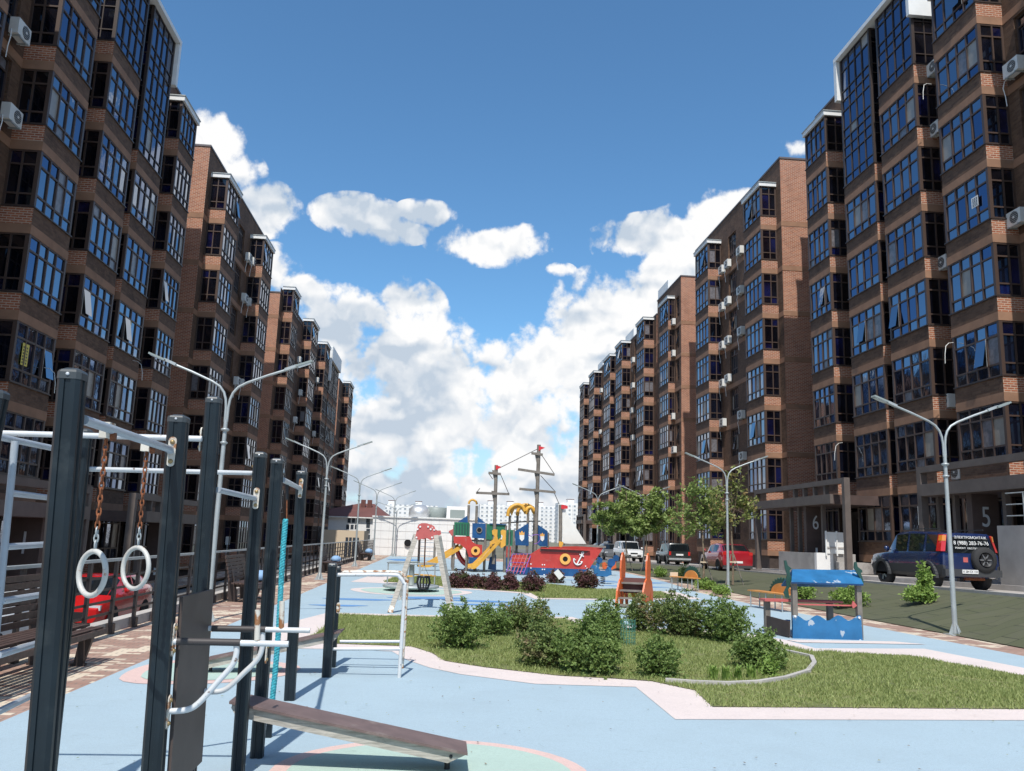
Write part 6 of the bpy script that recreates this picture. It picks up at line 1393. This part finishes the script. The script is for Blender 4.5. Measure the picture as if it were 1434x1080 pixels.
# ================================================================== BEHIND THE COURTYARD
e = empty('service_building', (0, 66, -1.3), 'low white tiled service building closing the courtyard', 'building')
x0 = at(521, 750, 64.1).x; x1 = at(668, 750, 64.1).x; b = MB(); b.box(x0, x1, 64.1, 76, -1.36, 2.80, 'white_wall')
obj('wall', b, e); b = MB()
for k in range(1, int((x1 - x0) / .62)): b.box(x0 + k * .62, x0 + k * .62 + .012, 64.09, 64.1, 0, 2.78, 'tile_line')
for k in range(1, 5): b.box(x0, x1, 64.085, 64.098, k * .6, k * .6 + .012, 'tile_line')
tag(obj('tile_joint', b, e), kind='stuff'); obj('coping', MB().box(x0 - .05, x1 + .05, 64.0, 76.1, 2.80, 2.90, 'white_cap'), e)
obj('round_vent', MB().disc(at(571, 760.5, 64.0), .26, 'void', (0, -1, 0), .1, 24), e)
Yt = 74.0; c = at(594, 719, Yt); c2 = at(612, 722, Yt)
single('roof_tank', MB().lathe((c.x - .4, Yt - .6, c.z - .1), [(.0005, -.9), (.45, -.85), (.78, -.5), (.82, 0), (.78, .5), (.45, .85), (.0005, .9)], 'tank', (1, .15, 0), 20).lathe((c.x - .4, Yt - .6, 2.8), [(.3, 0), (.3, .6)], 'tank_dark', n=12), 'rounded silver tank on the white service building', 'tank')
single('roof_tank', MB().lathe((at(611, 720, Yt).x, Yt, 2.85), [(.0005, 0), (.95, 0), (.95, 1.05), (.85, 1.12), (.0005, 1.15)], 'tank_dark', n=28), 'grey-green drum tank right of the silver one', 'tank')
e = empty('roof_cabin', (at(641, 720, 70).x, 71, 2.8), 'white roof cabin with a dark panel, left of the play tower', 'roof cabin'); a = at(626, 709, 70); c = at(656, 711, 70)
obj('wall', MB().box(a.x, c.x, 70, 73, 2.85, a.z, 'white_wall'), e); a2 = at(630.5, 714, 70); c2 = at(650.5, 726, 70); obj('panel', MB().box(a2.x, c2.x, 69.94, 70.0, c2.z, a2.z, 'tank_dark'), e)
# house with brown roof
e = empty('brown_roof_house', (-13, 118, -1.3), 'cream white house with a brown hipped roof beyond the railing', 'house'); YH2 = 112.0
a = at(475, 724, YH2); c = at(541, 728, YH2); ze = at(500, 724, YH2).z; zr_ = at(510, 704, YH2).z; b = MB(); b.box(a.x - 5, c.x, YH2, YH2 + 14, -1.36, ze, 'white_wall'); obj('wall', b, e)
b = MB(); ex = a.x - 5.4; fx = c.x + .5; ey = YH2 - .5; fy = YH2 + 14.5; r0 = Vector((at(505, 705, YH2 + 6).x, YH2 + 6, zr_ + .1)); r1 = Vector((at(524, 705, YH2 + 6).x, YH2 + 7, zr_ + .1))
b.face([(ex, ey, ze), (fx, ey, ze), r1, r0], 'roof_brown'); b.face([(fx, ey, ze), (fx, fy, ze), r1], 'roof_brown'); b.face([(fx, fy, ze), (ex, fy, ze), r0, r1], 'roof_brown'); b.face([(ex, fy, ze), (ex, ey, ze), r0], 'roof_brown'); b.box(ex, fx, ey, fy, ze - .15, ze - .01, 'white_cap'); rf = obj('roof', b, e)
for x in (509, 518): q = at(x, 703, YH2 + 5); obj('chimney', MB().box(q.x - .3, q.x + .3, YH2 + 4.7, YH2 + 5.3, zr_ - .8, zr_ + .55, 'roof_brown'), rf)
for (x, y) in ((489, 729), (495, 729), (501, 729), (487, 738), (493, 738), (499, 738), (515.5, 729), (515.5, 736), (515.5, 744), (515.5, 752)):
    q = at(x, y, YH2); w_ = .24 if x > 510 else .2; obj('window', MB().box(q.x - w_, q.x + w_, YH2 - .03, YH2 + .02, q.z - .3, q.z + .3, 'dark_win'), e)
q = at(493, 745, 100); q2 = at(507, 757, 100); e = empty('kiosk', (q.x, 100, -1.3), 'low beige pavilion with glass doors below the brown roofed house', 'pavilion'); obj('wall', MB().box(q.x - 3.5, q2.x + .2, 100, 106, -1.36, at(493, 743, 100).z, 'cream'), e)
for k in range(4): w0 = at(484 + k * 5, 755, 100).x; obj('door', MB().box(w0, w0 + .3, 99.95, 100.0, -1.2, at(484, 752.5, 100).z, 'dark_win'), e)
# far white apartment slabs with rows of windows
def farfn(k, p, uv, pos):
    sp = k.new('ShaderNodeSeparateXYZ'); k.put(sp.inputs[0], uv)
    fx = k.math('FRACT', k.math('DIVIDE', sp.outputs[0], 3.4)); fz = k.math('FRACT', k.math('DIVIDE', sp.outputs[1], 2.85))
    wx = k.math('MULTIPLY', k.math('GREATER_THAN', fx, .28), k.math('LESS_THAN', fx, .72)); wz = k.math('MULTIPLY', k.math('GREATER_THAN', fz, .32), k.math('LESS_THAN', fz, .78))
    bal = k.math('GREATER_THAN', k.math('FRACT', k.math('DIVIDE', sp.outputs[0], 17)), .45)
    wn = k.new('ShaderNodeTexWhiteNoise'); fl_ = k.new('ShaderNodeVectorMath', operation='SNAP'); k.put(fl_.inputs[0], uv); fl_.inputs[1].default_value = (3.4, 2.85, 1); k.put(wn.inputs[0], fl_.outputs[0])
    wc = k.mix(wn.outputs[0], (.25, .29, .33), (.42, .44, .46)); c = k.mix(k.math('MULTIPLY', wx, wz), (.80, .79, .77), wc)
    c = k.mix(k.math('MULTIPLY', k.math('MULTIPLY', bal, k.math('LESS_THAN', fz, .3)), .5), c, (.62, .61, .58)); k.put(p.inputs['Base Color'], c)
uvmat('far_facade', farfn, .7)
def slab(pxl, pxr, pyt, Y, dep, label, boxes):
    a = at(pxl, pyt, Y); c = at(pxr, pyt, Y); e = empty('white_apartment_block', ((a.x + c.x) / 2, Y, -1.3), label, 'apartment block', 'white apartment blocks on the skyline')
    obj('wall', MB().box(a.x, c.x, Y, Y + dep, -1.36, a.z, 'far_facade'), e); n = max(3, int((c.x - a.x) / 12))
    for k in range(n): xx = a.x + (k + .25) * (c.x - a.x) / n; obj('stair_bay', MB().box(xx, xx + 2.6, Y - 1.2, Y, -1.36, a.z - 1.0, 'far_facade'), e)
    for bx in boxes: q = at(bx, pyt, Y); obj('lift_house', MB().box(q.x - 2.2, q.x + 2.2, Y + 2, Y + 8, a.z, a.z + 2.6, 'white_wall').box(q.x - 2.5, q.x + 2.5, Y + 1.8, Y + 8.2, a.z + 2.6, a.z + 2.9, 'roof_brown'), e)
slab(470, 545, 712, 560, 14, 'long white apartment block on the skyline, far left', (497, 520)); slab(540, 613, 706, 600, 14, 'white apartment block on the skyline above the silver tank', (548, 586))
slab(672, 741, 706, 600, 16, 'white apartment block on the skyline left of the tall mast', (688, 715)); slab(741, 782, 708, 640, 14, 'white apartment block on the skyline between mast and sail', (757,)); slab(782, 830, 704, 590, 16, 'white apartment block on the skyline behind the sail', (800, 818))
